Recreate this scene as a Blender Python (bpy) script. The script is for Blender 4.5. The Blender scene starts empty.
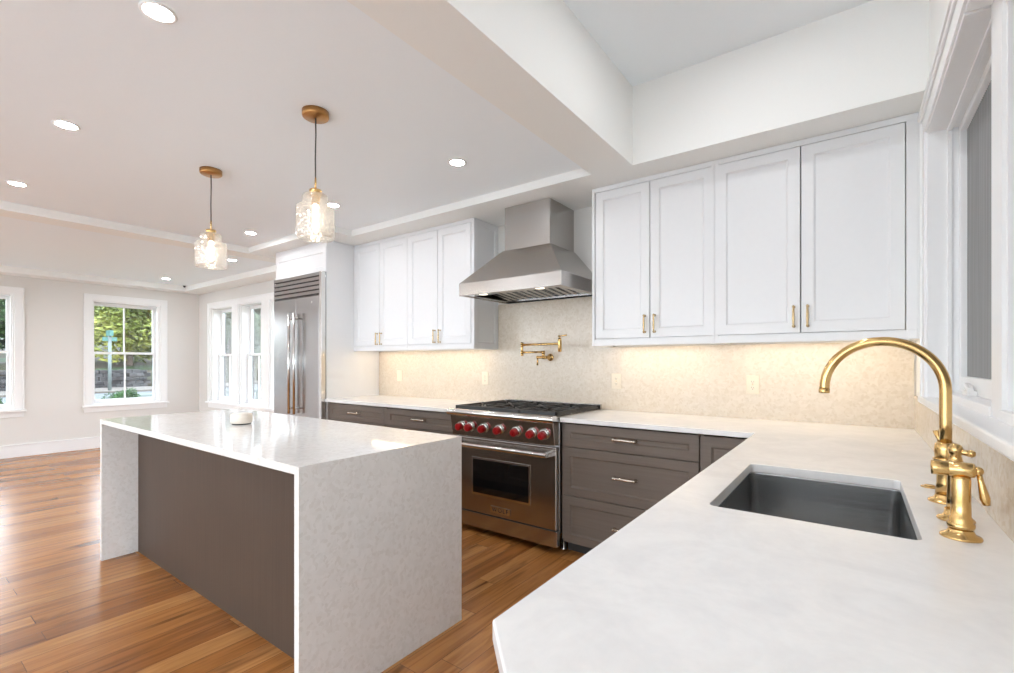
import bpy, bmesh, math, random
from mathutils import Vector, Matrix
random.seed(7)
PI = math.pi
C = bpy.context.scene.collection
SC = bpy.context.scene

# ------------------------------------------------------------------ camera, world, exposure
CAM_H = 1.284
cam_d = bpy.data.cameras.new('camera'); cam = bpy.data.objects.new('camera', cam_d); C.objects.link(cam)
cam.location = (0, 0, CAM_H); cam.rotation_euler = (PI/2, 0, math.radians(36.343))
cam_d.sensor_width = 36; cam_d.lens = 473/1014*36; cam_d.shift_y = 25.5/1014
cam_d.clip_start = 0.02; cam_d.clip_end = 400
SC.camera = cam
SC.view_settings.view_transform = 'Standard'; SC.view_settings.look = 'None'
SC.view_settings.gamma = 1; SC.view_settings.use_curve_mapping = False
SC.view_settings.exposure = 0.33
SC.cycles.diffuse_bounces = 8; SC.cycles.max_bounces = 14

W = bpy.data.worlds.new('world'); SC.world = W; W.use_nodes = True
nt = W.node_tree; nt.nodes.clear()
wo = nt.nodes.new('ShaderNodeOutputWorld'); bg = nt.nodes.new('ShaderNodeBackground')
tc = nt.nodes.new('ShaderNodeTexCoord'); sx = nt.nodes.new('ShaderNodeSeparateXYZ'); cr = nt.nodes.new('ShaderNodeValToRGB')
cr.color_ramp.elements[0].position = 0.45; cr.color_ramp.elements[0].color = (0.76, 0.80, 0.84, 1)
cr.color_ramp.elements[1].position = 0.75; cr.color_ramp.elements[1].color = (0.74, 0.87, 1.0, 1)
e = cr.color_ramp.elements.new(0.52); e.color = (.93, .97, 1, 1)
mp = nt.nodes.new('ShaderNodeMath'); mp.operation = 'MULTIPLY_ADD'; mp.inputs[1].default_value = .5; mp.inputs[2].default_value = .5
L = nt.links.new
L(tc.outputs['Generated'], sx.inputs[0]); L(sx.outputs['Z'], mp.inputs[0]); L(mp.outputs[0], cr.inputs[0])
L(cr.outputs[0], bg.inputs['Color']); L(bg.outputs[0], wo.inputs['Surface'])
bg.inputs['Strength'].default_value = 6.6

K_DOWN = 225.0      # radiance of the recessed lamps
K_UNDER = 21.0      # radiance of the under-cabinet strips
K_BULB = 13.0

# ------------------------------------------------------------------ materials
def new_mat(name):
    m = bpy.data.materials.new(name); m.use_nodes = True
    b = m.node_tree.nodes['Principled BSDF']
    return m, m.node_tree, b
def N(t, typ, **kw):
    n = t.nodes.new(typ)
    for k, v in kw.items():
        if k in n.inputs: n.inputs[k].default_value = v
        else: setattr(n, k, v)
    return n
def plain(name, col, rough=.5, metal=0, spec=.5, coat=0, bump=0, bscale=40):
    m, t, b = new_mat(name)
    b.inputs['Roughness'].default_value = rough; b.inputs['Metallic'].default_value = metal
    b.inputs['Specular IOR Level'].default_value = spec; b.inputs['Coat Weight'].default_value = coat
    tcx = N(t, 'ShaderNodeTexCoord'); n = N(t, 'ShaderNodeTexNoise', Scale=bscale, Detail=3.0)
    mix = N(t, 'ShaderNodeMixRGB'); mix.inputs[1].default_value = (*[c*.975 for c in col], 1); mix.inputs[2].default_value = (*col, 1)
    t.links.new(tcx.outputs['Object'], n.inputs['Vector']); t.links.new(n.outputs['Fac'], mix.inputs[0]); t.links.new(mix.outputs[0], b.inputs['Base Color'])
    if bump:
        bn = N(t, 'ShaderNodeBump', Strength=bump, Distance=.002)
        t.links.new(n.outputs['Fac'], bn.inputs['Height']); t.links.new(bn.outputs[0], b.inputs['Normal'])
    return m
def emit(name, col, s):
    m = bpy.data.materials.new(name); m.use_nodes = True; t = m.node_tree; t.nodes.clear()
    o = t.nodes.new('ShaderNodeOutputMaterial'); e = t.nodes.new('ShaderNodeEmission')
    e.inputs[0].default_value = (*col, 1); e.inputs[1].default_value = s; t.links.new(e.outputs[0], o.inputs[0]); return m
def brushed(name, col, rough, axis='x', var=.12, metal=1.0):
    """metal with fine brushed streaks running along one axis"""
    m, t, b = new_mat(name)
    b.inputs['Metallic'].default_value = metal
    tcx = N(t, 'ShaderNodeTexCoord'); mpn = N(t, 'ShaderNodeMapping')
    s = {'x': (1.5, 220, 220), 'y': (220, 1.5, 220), 'z': (220, 220, 1.5)}[axis]
    mpn.inputs['Scale'].default_value = s
    n = N(t, 'ShaderNodeTexNoise', Scale=1.0, Detail=2.0)
    mix = N(t, 'ShaderNodeMixRGB'); mix.inputs[1].default_value = (*[c*(1-var) for c in col], 1); mix.inputs[2].default_value = (*col, 1)
    mr = N(t, 'ShaderNodeMapRange'); mr.inputs['To Min'].default_value = rough*.8; mr.inputs['To Max'].default_value = rough*1.25
    bn = N(t, 'ShaderNodeBump', Strength=.12, Distance=.0006)
    l = t.links.new
    l(tcx.outputs['Object'], mpn.inputs[0]); l(mpn.outputs[0], n.inputs['Vector']); l(n.outputs['Fac'], mix.inputs[0]); l(mix.outputs[0], b.inputs['Base Color'])
    l(n.outputs['Fac'], mr.inputs[0]); l(mr.outputs[0], b.inputs['Roughness']); l(n.outputs['Fac'], bn.inputs['Height']); l(bn.outputs[0], b.inputs['Normal'])
    return m
def stained(name, c1, c2, axis):
    """stained wood, grain along the axis"""
    m, t, b = new_mat(name)
    tcx = N(t, 'ShaderNodeTexCoord'); mpn = N(t, 'ShaderNodeMapping')
    mpn.inputs['Scale'].default_value = {'x': (2, 90, 90), 'z': (90, 90, 2)}[axis]
    n = N(t, 'ShaderNodeTexNoise', Scale=1.0, Detail=4.0); n2 = N(t, 'ShaderNodeTexNoise', Scale=1.7, Detail=2.0)
    mx = N(t, 'ShaderNodeMath', operation='MULTIPLY_ADD'); mx.inputs[1].default_value = .5
    mix = N(t, 'ShaderNodeMixRGB'); mix.inputs[1].default_value = (*c1, 1); mix.inputs[2].default_value = (*c2, 1)
    l = t.links.new
    l(tcx.outputs['Object'], mpn.inputs[0]); l(mpn.outputs[0], n.inputs['Vector']); l(tcx.outputs['Object'], n2.inputs['Vector'])
    l(n2.outputs['Fac'], mx.inputs[0]); mm = N(t, 'ShaderNodeMath', operation='MULTIPLY'); mm.inputs[1].default_value = .6
    l(n.outputs['Fac'], mm.inputs[0]); l(mm.outputs[0], mx.inputs[2]); l(mx.outputs[0], mix.inputs[0]); l(mix.outputs[0], b.inputs['Base Color'])
    b.inputs['Roughness'].default_value = .5; b.inputs['Specular IOR Level'].default_value = .3
    return m
def quartz(name, c1, c2, c3, rough=.12, sc=1.0):
    """engineered stone with overlapping flakes"""
    m, t, b = new_mat(name)
    tcx = N(t, 'ShaderNodeTexCoord'); l = t.links.new
    dn = N(t, 'ShaderNodeTexNoise', Scale=22.0*sc, Detail=3.0); va = N(t, 'ShaderNodeVectorMath', operation='MULTIPLY_ADD')
    va.inputs[1].default_value = (.035/sc, .035/sc, .035/sc)
    l(tcx.outputs['Object'], dn.inputs['Vector']); l(dn.outputs['Color'], va.inputs[0]); l(tcx.outputs['Object'], va.inputs[2])
    v1 = N(t, 'ShaderNodeTexVoronoi', Scale=55.0*sc); v2 = N(t, 'ShaderNodeTexVoronoi', Scale=95.0*sc)
    big = N(t, 'ShaderNodeTexNoise', Scale=3.0*sc, Detail=3.0)
    l(va.outputs[0], v1.inputs['Vector']); l(va.outputs[0], v2.inputs['Vector']); l(tcx.outputs['Object'], big.inputs['Vector'])
    s1 = N(t, 'ShaderNodeSeparateColor'); l(v1.outputs['Color'], s1.inputs[0]); s2 = N(t, 'ShaderNodeSeparateColor'); l(v2.outputs['Color'], s2.inputs[0])
    m1 = N(t, 'ShaderNodeMixRGB'); m1.inputs[1].default_value = (*c1, 1); m1.inputs[2].default_value = (*c2, 1); l(s1.outputs[0], m1.inputs[0])
    r = N(t, 'ShaderNodeValToRGB'); r.color_ramp.elements[0].position = .62; r.color_ramp.elements[1].position = .95
    r.color_ramp.elements[1].color = (.7, .7, .7, 1)
    l(s2.outputs[1], r.inputs[0]); m2 = N(t, 'ShaderNodeMixRGB'); l(r.outputs[0], m2.inputs[0]); l(m1.outputs[0], m2.inputs[1]); m2.inputs[2].default_value = (*c3, 1)
    m3 = N(t, 'ShaderNodeMixRGB', blend_type='MULTIPLY'); m3.inputs[0].default_value = .12; l(m2.outputs[0], m3.inputs[1]); l(big.outputs['Fac'], m3.inputs[2])
    l(m3.outputs[0], b.inputs['Base Color']); b.inputs['Roughness'].default_value = rough
    return m
def counter_mat():
    m, t, b = new_mat('white_quartz'); l = t.links.new
    tcx = N(t, 'ShaderNodeTexCoord'); n = N(t, 'ShaderNodeTexNoise', Scale=5.0, Detail=7.0, Roughness=.62, Distortion=1.4)
    n2 = N(t, 'ShaderNodeTexNoise', Scale=45.0, Detail=3.0)
    r = N(t, 'ShaderNodeValToRGB'); r.color_ramp.elements[0].position = .38; r.color_ramp.elements[0].color = (.76, .76, .76, 1)
    r.color_ramp.elements[1].position = .60; r.color_ramp.elements[1].color = (.815, .815, .81, 1)
    mm = N(t, 'ShaderNodeMixRGB', blend_type='MULTIPLY'); mm.inputs[0].default_value = .08
    l(tcx.outputs['Object'], n.inputs['Vector']); l(tcx.outputs['Object'], n2.inputs['Vector'])
    l(n.outputs['Fac'], r.inputs[0]); l(r.outputs[0], mm.inputs[1]); l(n2.outputs['Fac'], mm.inputs[2]); l(mm.outputs[0], b.inputs['Base Color'])
    b.inputs['Roughness'].default_value = .22
    return m
def floor_mat():
    m, t, b = new_mat('oak_floor'); l = t.links.new
    tcx = N(t, 'ShaderNodeTexCoord'); mpn = N(t, 'ShaderNodeMapping'); mpn.inputs['Rotation'].default_value = (0, 0, PI/2)
    l(tcx.outputs['Object'], mpn.inputs[0])
    br = N(t, 'ShaderNodeTexBrick', Scale=1.0); br.offset = .37; br.offset_frequency = 2; br.squash = .8; br.squash_frequency = 3
    br.inputs['Brick Width'].default_value = 1.35; br.inputs['Row Height'].default_value = .12
    br.inputs['Mortar Size'].default_value = .0012; br.inputs['Mortar Smooth'].default_value = .0; br.inputs['Bias'].default_value = 0
    br.inputs['Color1'].default_value = (0, 0, 0, 1); br.inputs['Color2'].default_value = (1, 1, 1, 1); br.inputs['Mortar'].default_value = (.5, .5, .5, 1)
    l(mpn.outputs[0], br.inputs['Vector'])
    ramp = N(t, 'ShaderNodeValToRGB'); el = ramp.color_ramp.elements
    el[0].position = 0; el[0].color = (.29, .110, .027, 1); el[1].position = 1; el[1].color = (.50, .240, .078, 1)
    q = el.new(.35); q.color = (.39, .163, .043, 1); q = el.new(.7); q.color = (.45, .200, .060, 1)
    l(br.outputs['Color'], ramp.inputs[0])
    # each plank shifts the grain
    sh = N(t, 'ShaderNodeVectorMath', operation='MULTIPLY_ADD'); sh.inputs[1].default_value = (7, 13, 5); l(br.outputs['Color'], sh.inputs[0]); l(tcx.outputs['Object'], sh.inputs[2])
    mg = N(t, 'ShaderNodeMapping'); mg.inputs['Scale'].default_value = (26, 1.6, 1); l(sh.outputs[0], mg.inputs[0])
    g = N(t, 'ShaderNodeTexNoise', Scale=1.0, Detail=6.0, Roughness=.6, Distortion=.8); l(mg.outputs[0], g.inputs['Vector'])
    mg2 = N(t, 'ShaderNodeMapping'); mg2.inputs['Scale'].default_value = (9, 1.1, 1); l(sh.outputs[0], mg2.inputs[0])
    g2 = N(t, 'ShaderNodeTexNoise', Scale=1.0, Detail=2.0, Distortion=1.2); l(mg2.outputs[0], g2.inputs['Vector'])
    gr = N(t, 'ShaderNodeValToRGB'); gr.color_ramp.elements[0].position = .30; gr.color_ramp.elements[0].color = (.50, .43, .36, 1); gr.color_ramp.elements[1].position = .62; gr.color_ramp.elements[1].color = (1.08, 1.06, 1.03, 1)
    l(g.outputs['Fac'], gr.inputs[0])
    m1 = N(t, 'ShaderNodeMixRGB', blend_type='MULTIPLY'); m1.inputs[0].default_value = .8; l(ramp.outputs[0], m1.inputs[1]); l(gr.outputs[0], m1.inputs[2])
    kr = N(t, 'ShaderNodeValToRGB'); kr.color_ramp.elements[0].position = .27; kr.color_ramp.elements[0].color = (.25, .17, .12, 1); kr.color_ramp.elements[1].position = .40; kr.color_ramp.elements[1].color = (1, 1, 1, 1)
    l(g2.outputs['Fac'], kr.inputs[0])
    m2 = N(t, 'ShaderNodeMixRGB', blend_type='MULTIPLY'); m2.inputs[0].default_value = .85; l(m1.outputs[0], m2.inputs[1]); l(kr.outputs[0], m2.inputs[2])
    m3 = N(t, 'ShaderNodeMixRGB'); l(br.outputs['Fac'], m3.inputs[0]); l(m2.outputs[0], m3.inputs[1]); m3.inputs[2].default_value = (.10, .045, .018, 1)
    l(m3.outputs[0], b.inputs['Base Color'])
    b.inputs['Roughness'].default_value = .27
    bn = N(t, 'ShaderNodeBump', Strength=.15, Distance=.001); l(g.outputs['Fac'], bn.inputs['Height']); l(bn.outputs[0], b.inputs['Normal'])
    return m
def thin_glass(name, tint=(1, 1, 1), gloss=.06, rough=0.0, bump=0.0, body=0.0):
    m = bpy.data.materials.new(name); m.use_nodes = True; t = m.node_tree; t.nodes.clear(); l = t.links.new
    o = N(t, 'ShaderNodeOutputMaterial'); tr = N(t, 'ShaderNodeBsdfTransparent'); gl = N(t, 'ShaderNodeBsdfGlossy'); gl.inputs['Roughness'].default_value = rough
    tr.inputs[0].default_value = (*tint, 1); mx = N(t, 'ShaderNodeMixShader')
    fr = N(t, 'ShaderNodeLayerWeight', Blend=.25)
    mr = N(t, 'ShaderNodeMapRange'); mr.inputs['To Min'].default_value = gloss; mr.inputs['To Max'].default_value = .75
    l(fr.outputs['Facing'], mr.inputs[0]); l(mr.outputs[0], mx.inputs[0]); l(tr.outputs[0], mx.inputs[1]); l(gl.outputs[0], mx.inputs[2])
    last = mx
    if bump:
        tcx = N(t, 'ShaderNodeTexCoord'); v = N(t, 'ShaderNodeTexVoronoi', Scale=48.0); v.feature = 'DISTANCE_TO_EDGE'
        l(tcx.outputs['Object'], v.inputs['Vector'])
        bn = N(t, 'ShaderNodeBump', Strength=bump, Distance=.004); l(v.outputs['Distance'], bn.inputs['Height']); l(bn.outputs[0], gl.inputs['Normal']); l(bn.outputs[0], fr.inputs['Normal'])
        df = N(t, 'ShaderNodeBsdfTranslucent'); df.inputs[0].default_value = (1, .95, .87, 1)
        d2 = N(t, 'ShaderNodeBsdfDiffuse'); d2.inputs[0].default_value = (.95, .92, .86, 1); ad = N(t, 'ShaderNodeMixShader'); ad.inputs[0].default_value = .5
        l(df.outputs[0], ad.inputs[1]); l(d2.outputs[0], ad.inputs[2])
        rr = N(t, 'ShaderNodeMapRange'); rr.inputs['From Max'].default_value = .12; rr.inputs['To Min'].default_value = body*2.0; rr.inputs['To Max'].default_value = body*.5
        l(v.outputs['Distance'], rr.inputs[0])
        m2 = N(t, 'ShaderNodeMixShader'); l(rr.outputs[0], m2.inputs[0]); l(mx.outputs[0], m2.inputs[1]); l(ad.outputs[0], m2.inputs[2]); last = m2
    l(last.outputs[0], o.inputs[0])
    return m
def leaf_mat(name, c1, c2, c3):
    m, t, b = new_mat(name); l = t.links.new
    g = N(t, 'ShaderNodeTexCoord'); n = N(t, 'ShaderNodeTexNoise', Scale=.9, Detail=4.0, Roughness=.7)
    r = N(t, 'ShaderNodeValToRGB'); e = r.color_ramp.elements
    e[0].position = .35; e[0].color = (*c1, 1); e[1].position = .65; e[1].color = (*c3, 1); q = e.new(.5); q.color = (*c2, 1)
    l(g.outputs['Object'], n.inputs['Vector']); l(n.outputs['Fac'], r.inputs[0]); l(r.outputs[0], b.inputs['Base Color'])
    b.inputs['Roughness'].default_value = .7
    return m
def stone_mat():
    m, t, b = new_mat('fieldstone'); l = t.links.new
    g = N(t, 'ShaderNodeTexCoord'); v = N(t, 'ShaderNodeTexVoronoi', Scale=2.2); v2 = N(t, 'ShaderNodeTexVoronoi', Scale=2.2); v2.feature = 'DISTANCE_TO_EDGE'
    l(g.outputs['Object'], v.inputs['Vector']); l(g.outputs['Object'], v2.inputs['Vector'])
    s = N(t, 'ShaderNodeSeparateColor'); l(v.outputs['Color'], s.inputs[0])
    r = N(t, 'ShaderNodeValToRGB'); r.color_ramp.elements[0].color = (.015, .015, .017, 1); r.color_ramp.elements[1].color = (.065, .06, .06, 1); l(s.outputs[0], r.inputs[0])
    mr = N(t, 'ShaderNodeMapRange'); mr.inputs['From Max'].default_value = .08; l(v2.outputs['Distance'], mr.inputs[0])
    mx = N(t, 'ShaderNodeMixRGB'); mx.inputs[1].default_value = (.05, .05, .05, 1); l(mr.outputs[0], mx.inputs[0]); l(r.outputs[0], mx.inputs[2]); l(mx.outputs[0], b.inputs['Base Color'])
    b.inputs['Roughness'].default_value = .9
    return m

M = dict(
    wall=plain('wall_paint', (.71, .695, .67), .7, bump=.05, bscale=120),
    cream=plain('cream_paint', (.855, .86, .84), .65, bump=.03, bscale=120),
    ceil=plain('ceiling_paint', (.85, .90, .935), .75, bump=.03, bscale=120),
    trim=plain('trim_paint', (.84, .845, .85), .35),
    cab=plain('cabinet_paint', (.765, .775, .79), .33),
    counter=counter_mat(),
    quartz=quartz('flaked_quartz', (.755, .75, .735), (.80, .795, .785), (.69, .675, .65), rough=.07, sc=.8),
    splash=quartz('backsplash_quartz', (.675, .595, .49), (.725, .65, .55), (.62, .53, .41), rough=.18, sc=.8),
    floor=floor_mat(),
    dark=stained('stained_cabinet', (.115, .092, .075), (.20, .163, .136), 'x'),
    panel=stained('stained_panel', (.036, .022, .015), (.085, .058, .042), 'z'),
    toe=plain('toe_kick', (.05, .045, .042), .6),
    inside=plain('cabinet_inside', (.30, .27, .24), .6),
    steel=brushed('brushed_steel', (.54, .52, .50), .22, 'x'),
    steelv=brushed('brushed_steel_upright', (.50, .50, .51), .22, 'z'),
    steels=brushed('polished_steel', (.72, .71, .69), .12, 'x', var=.04),
    sink=brushed('sink_steel', (.52, .53, .535), .22, 'x', var=.2),
    brass=brushed('satin_brass', (.72, .48, .20), .2, 'z', var=.06),
    antique=brushed('pull_brass', (.62, .47, .27), .25, 'z', var=.08),
    copper=brushed('aged_brass', (.56, .30, .11), .3, 'x', var=.2),
    pewter=brushed('pull_nickel', (.62, .56, .48), .25, 'x', var=.08),
    iron=plain('cast_iron', (.018, .018, .019), .45, bump=.2, bscale=300),
    black=plain('black_gap', (.012, .012, .012), .5),
    blackglass=plain('oven_glass', (.008, .008, .009), .04, spec=.6),
    red=plain('red_knob', (.30, .002, .004), .32, spec=.3, coat=.1),
    cord=plain('grey_cord', (.045, .045, .05), .6),
    ivory=plain('ivory_plastic', (.78, .70, .57), .35),
    white=plain('white_plastic', (.85, .85, .84), .3),
    screen=brushed('grey_shade', (.36, .365, .37), .85, 'z', var=.55, metal=0),
    canister=plain('beige_stone', (.74, .68, .60), .3),
    lens=emit('lamp_lens', (.985, .985, 1.0), K_DOWN),
    strip=emit('led_strip', (1.0, .79, .55), K_UNDER),
    hoodlamp=emit('hood_lamp', (1, .9, .75), 2.0),
    bulb=emit('bulb_glow', (1.0, .90, .76), K_BULB),
    glass=thin_glass('window_glass', gloss=.04),
    shade=thin_glass('crackled_glass', tint=(1, .985, .96), gloss=.10, rough=.08, bump=.9, body=.09),
    bark=plain('bark', (.12, .09, .07), .9, bump=.5, bscale=6),
    asphalt=plain('asphalt', (.085, .097, .105), .9, bscale=2),
    curb=plain('curb_concrete', (.11, .095, .08), .9, bscale=2),
    lawn=leaf_mat('lawn_grass', (.018, .026, .008), (.036, .034, .013), (.055, .034, .021)),
    green=leaf_mat('lawn_green', (.012, .034, .006), (.022, .055, .01), (.04, .07, .018)),
    leafy=leaf_mat('yellow_green_leaves', (.03, .055, .008), (.14, .17, .025), (.32, .32, .07)),
    leafd=leaf_mat('deep_green_leaves', (.008, .025, .006), (.022, .06, .012), (.05, .10, .025)),
    stone=stone_mat(),
    teal=plain('pale_teal_paint', (.05, .15, .13), .5),
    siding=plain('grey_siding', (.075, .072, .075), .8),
    fence=plain('white_fence', (.14, .17, .165), .6),
)

# ------------------------------------------------------------------ mesh helpers
class MB:
    def __init__(s): s.bm = bmesh.new(); s.smooth = True
    def box(s, x0, x1, y0, y1, z0, z1):
        v = [s.bm.verts.new(p) for p in ((x0,y0,z0),(x1,y0,z0),(x1,y1,z0),(x0,y1,z0),(x0,y0,z1),(x1,y0,z1),(x1,y1,z1),(x0,y1,z1))]
        for f in ((3,2,1,0),(4,5,6,7),(0,1,5,4),(1,2,6,5),(2,3,7,6),(3,0,4,7)): s.bm.faces.new([v[i] for i in f])
        return s
    def hexa(s, pts):
        v = [s.bm.verts.new(p) for p in pts]
        for f in ((3,2,1,0),(4,5,6,7),(0,1,5,4),(1,2,6,5),(2,3,7,6),(3,0,4,7)): s.bm.faces.new([v[i] for i in f])
        return s
    def lathe(s, prof, c=(0,0,0), axis='z', n=32, closed=True):
        """profile of (radius, height) pairs swept about an axis through c"""
        rings = []
        for r, h in prof:
            ring = []
            for k in range(n):
                a = 2*PI*k/n; p = (r*math.cos(a), r*math.sin(a), h)
                if axis == 'x': p = (h, p[0], p[1])
                elif axis == 'y': p = (p[0], h, p[1])
                ring.append(s.bm.verts.new((p[0]+c[0], p[1]+c[1], p[2]+c[2])))
            rings.append(ring)
        fl = axis == 'y'
        for a, b in zip(rings, rings[1:]):
            for k in range(n):
                q = [a[k], a[(k+1)%n], b[(k+1)%n], b[k]]
                f = s.bm.faces.new(q[::-1] if fl else q); f.smooth = True
        if closed:
            if prof[0][0] > 1e-5: s.bm.faces.new(rings[0] if fl else rings[0][::-1])
            if prof[-1][0] > 1e-5: s.bm.faces.new(rings[-1][::-1] if fl else rings[-1])
        return s
    def tube(s, pts, r, n=16, cap=True):
        pts = [Vector(p) for p in pts]; rs = r if isinstance(r, (list, tuple)) else [r]*len(pts)
        rings = []; up = None
        for i, p in enumerate(pts):
            d = (pts[min(i+1, len(pts)-1)] - pts[max(i-1, 0)]).normalized()
            if up is None:
                up = Vector((0,0,1)) if abs(d.z) < .9 else Vector((0,1,0))
            u = (up - d*up.dot(d)).normalized(); w = d.cross(u); up = u
            rings.append([s.bm.verts.new(p + (u*math.cos(2*PI*k/n) + w*math.sin(2*PI*k/n))*rs[i]) for k in range(n)])
        for a, b in zip(rings, rings[1:]):
            for k in range(n):
                f = s.bm.faces.new([a[k], a[(k+1)%n], b[(k+1)%n], b[k]]); f.smooth = True
        if cap: s.bm.faces.new(rings[0][::-1]); s.bm.faces.new(rings[-1])
        return s
    def sphere(s, c, r, n=16, sc=(1,1,1)):
        m = Matrix.Translation(c) @ Matrix.Diagonal((*sc, 1))
        r_ = bmesh.ops.create_uvsphere(s.bm, u_segments=n, v_segments=max(6, n//2), radius=r, matrix=m)
        for v in r_['verts']:
            for f in v.link_faces: f.smooth = True
        return s
    def plate(s, outer, holes, z0, z1):
        """horizontal slab with the given outline and holes"""
        es = []
        for loop in [outer]+holes:
            vs = [s.bm.verts.new((x, y, z1)) for x, y in loop]
            es += [s.bm.edges.new((vs[i], vs[(i+1) % len(vs)])) for i in range(len(vs))]
        r = bmesh.ops.triangle_fill(s.bm, edges=es, use_beauty=True)
        fs = [g for g in r['geom'] if isinstance(g, bmesh.types.BMFace)]
        ex = bmesh.ops.extrude_face_region(s.bm, geom=fs)
        vs = [g for g in ex['geom'] if isinstance(g, bmesh.types.BMVert)]
        bmesh.ops.translate(s.bm, verts=vs, vec=(0, 0, z0-z1))
        bmesh.ops.recalc_face_normals(s.bm, faces=s.bm.faces[:])
        return s
    def shaker(s, face, pos, u0, u1, v0, v1, rail=.058, t=.02, rec=.009):
        """frame-and-panel front: face is the way it looks, pos its outer plane"""
        def P(u, v, d):
            if face == '-y': return (u, pos+d, v)
            if face == '+y': return (u, pos-d, v)
            if face == '-x': return (pos+d, u, v)
            return (pos-d, u, v)
        loops = []
        for ins, d in ((0, t), (0, .0015), (.0015, 0), (rail, 0), (rail+.0015, rec*.35), (rail+.010, rec)):
            loops.append([s.bm.verts.new(P(*q, d)) for q in ((u0+ins, v0+ins), (u1-ins, v0+ins), (u1-ins, v1-ins), (u0+ins, v1-ins))])
        for a, b in zip(loops, loops[1:]):
            for k in range(4): s.bm.faces.new([a[k], a[(k+1)%4], b[(k+1)%4], b[k]])
        s.bm.faces.new(loops[-1]); s.bm.faces.new(loops[0][::-1])
        bmesh.ops.recalc_face_normals(s.bm, faces=s.bm.faces[:])
        return s
    def pull(s, a, b, out, r=.0055):
        """turned pull between two points, standing off along out"""
        a = Vector(a); b = Vector(b); o = Vector(out); d = b-a
        for k in (.07, .93):
            p = a+d*k; s.tube([p, p+o*.15, p+o*.8, p+o], [r*1.7, r*1.05, r*.85, r*1.1], 10)
        n = 12; pts = []; rs = []
        for i in range(n+1):
            k = i/n; pts.append(a+d*k+o)
            rs.append(r*(.95+.35*math.sin(PI*k)) if 1 <= i <= n-1 else r*.6)
        s.tube(pts, rs, 12)
        for k in (.07, .93):
            s.sphere(a+d*k+o, r*1.5, 10)
        return s
def wloc(p):
    v = Vector((0, 0, 0))
    while p: v += p.location; p = p.parent
    return v
def tag(o, label=None, cat=None, group=None, kind=None):
    if label: o['label'] = label
    if cat: o['category'] = cat
    if group: o['group'] = group
    if kind: o['kind'] = kind
    return o
def thing(name, loc, label, cat, group=None):
    o = bpy.data.objects.new(name, None); C.objects.link(o); o.location = loc; o.empty_display_size = .05
    return tag(o, label, cat, group)
def obj(name, mb, m, parent=None, bev=0, label=None, origin=None):
    me = bpy.data.meshes.new(name); off = wloc(parent) if parent else (Vector(origin) if origin else Vector((0, 0, 0)))
    bmesh.ops.translate(mb.bm, verts=mb.bm.verts[:], vec=-off)
    mb.bm.normal_update(); mb.bm.to_mesh(me); mb.bm.free()
    me.materials.append(M[m] if isinstance(m, str) else m)
    o = bpy.data.objects.new(name, me); C.objects.link(o)
    if parent: o.parent = parent
    elif origin: o.location = origin
    if bev:
        b = o.modifiers.new('bevel', 'BEVEL'); b.width = bev; b.segments = 2; b.limit_method = 'ANGLE'; b.angle_limit = math.radians(40)
        b.harden_normals = False
    if label: o['label'] = label
    return o
def struct(name, mb, m, bev=0): return tag(obj(name, mb, m, None, bev), kind='structure')
def copy_tree(o, parent=None):
    c = o.copy(); C.objects.link(c)
    if parent: c.parent = parent
    for ch in o.children: copy_tree(ch, c)
    return c

# ------------------------------------------------------------------ key dimensions
YB = 3.426; YT = 3.416          # back wall, face of backsplash
XR = .271; XT = .261            # right wall, face of backsplash
XL = -9.12; YF = -3.5           # left and front walls
CT = .914                       # worktop height
ZS = 2.52; ZC = 2.58; ZH = 3.013; ZLV = 2.525; ZLS = 2.445
WT = .2

# ------------------------------------------------------------------ shell
struct('floor', MB().box(XL-WT, XR+WT, YF-WT, YB+WT, -.15, 0), 'floor')
def wall_holes(name, along, a0, a1, p0, p1, z1, holes, m):
    """wall along x or y from a0 to a1, thickness p0..p1, with rectangular openings (a, b, z0, z1)"""
    mb = MB()
    def bx(a, b, lo, hi):
        if b-a < 1e-4 or hi-lo < 1e-4: return
        if along == 'x': mb.box(a, b, p0, p1, lo, hi)
        else: mb.box(p0, p1, a, b, lo, hi)
    cur = a0
    for (ha, hb, z0, zz) in sorted(holes):
        bx(cur, ha, 0, z1); bx(ha, hb, 0, z0); bx(ha, hb, zz, z1); cur = hb
    bx(cur, a1, 0, z1)
    return struct(name, mb, m)
WIN_L = [(2.00, 2.86, .64, 2.20), (.34, 1.20, .64, 2.20)]
WIN_B = [(-8.63, -7.86, .63, 2.17), (-7.64, -6.93, .63, 2.17), (-6.71, -5.95, .63, 2.17)]
WIN_R = [(1.85, 2.74, 1.13, 2.285), (.95, 1.76, 1.13, 2.285)]
WIN_S_ADDED = (-3.2, -.7, .03, 2.3)
WIN_F_ADDED = [(-9.0, -6.1, .03, 2.48), (-5.9, -2.1, .03, 2.48), (-1.9, .2, .03, 2.48)]
wall_holes('wall_left', 'y', YF-WT, YB+WT, XL-WT, XL, ZLV+.1, WIN_L, 'wall')
wall_holes('wall_back', 'x', XL, XR+WT, YB, YB+WT, ZLV+.1, WIN_B, 'wall')
wall_holes('wall_right', 'y', YF-WT, YB, XR, XR+WT, ZH+.1, [(.95, 2.74, 1.13, 2.285), WIN_S_ADDED], 'cream')
wall_holes('wall_front', 'x', XL, XR, YF-WT, YF, ZH+.1, WIN_F_ADDED, 'wall')
mb = MB()
mb.box(-5.52, -1.40, YF, YB, ZC, ZC+.12); mb.box(-1.125, XR, YF, YB, ZH, ZH+.1); mb.box(XL, -5.78, YF, YB, ZLV, ZLV+.17)
struct('ceiling', mb, 'ceil')
struct('trim_1', MB().box(-1.40, -1.125, YF, YB, ZS, ZH+.1), 'cream')                       # beam beside the high bay
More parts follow.
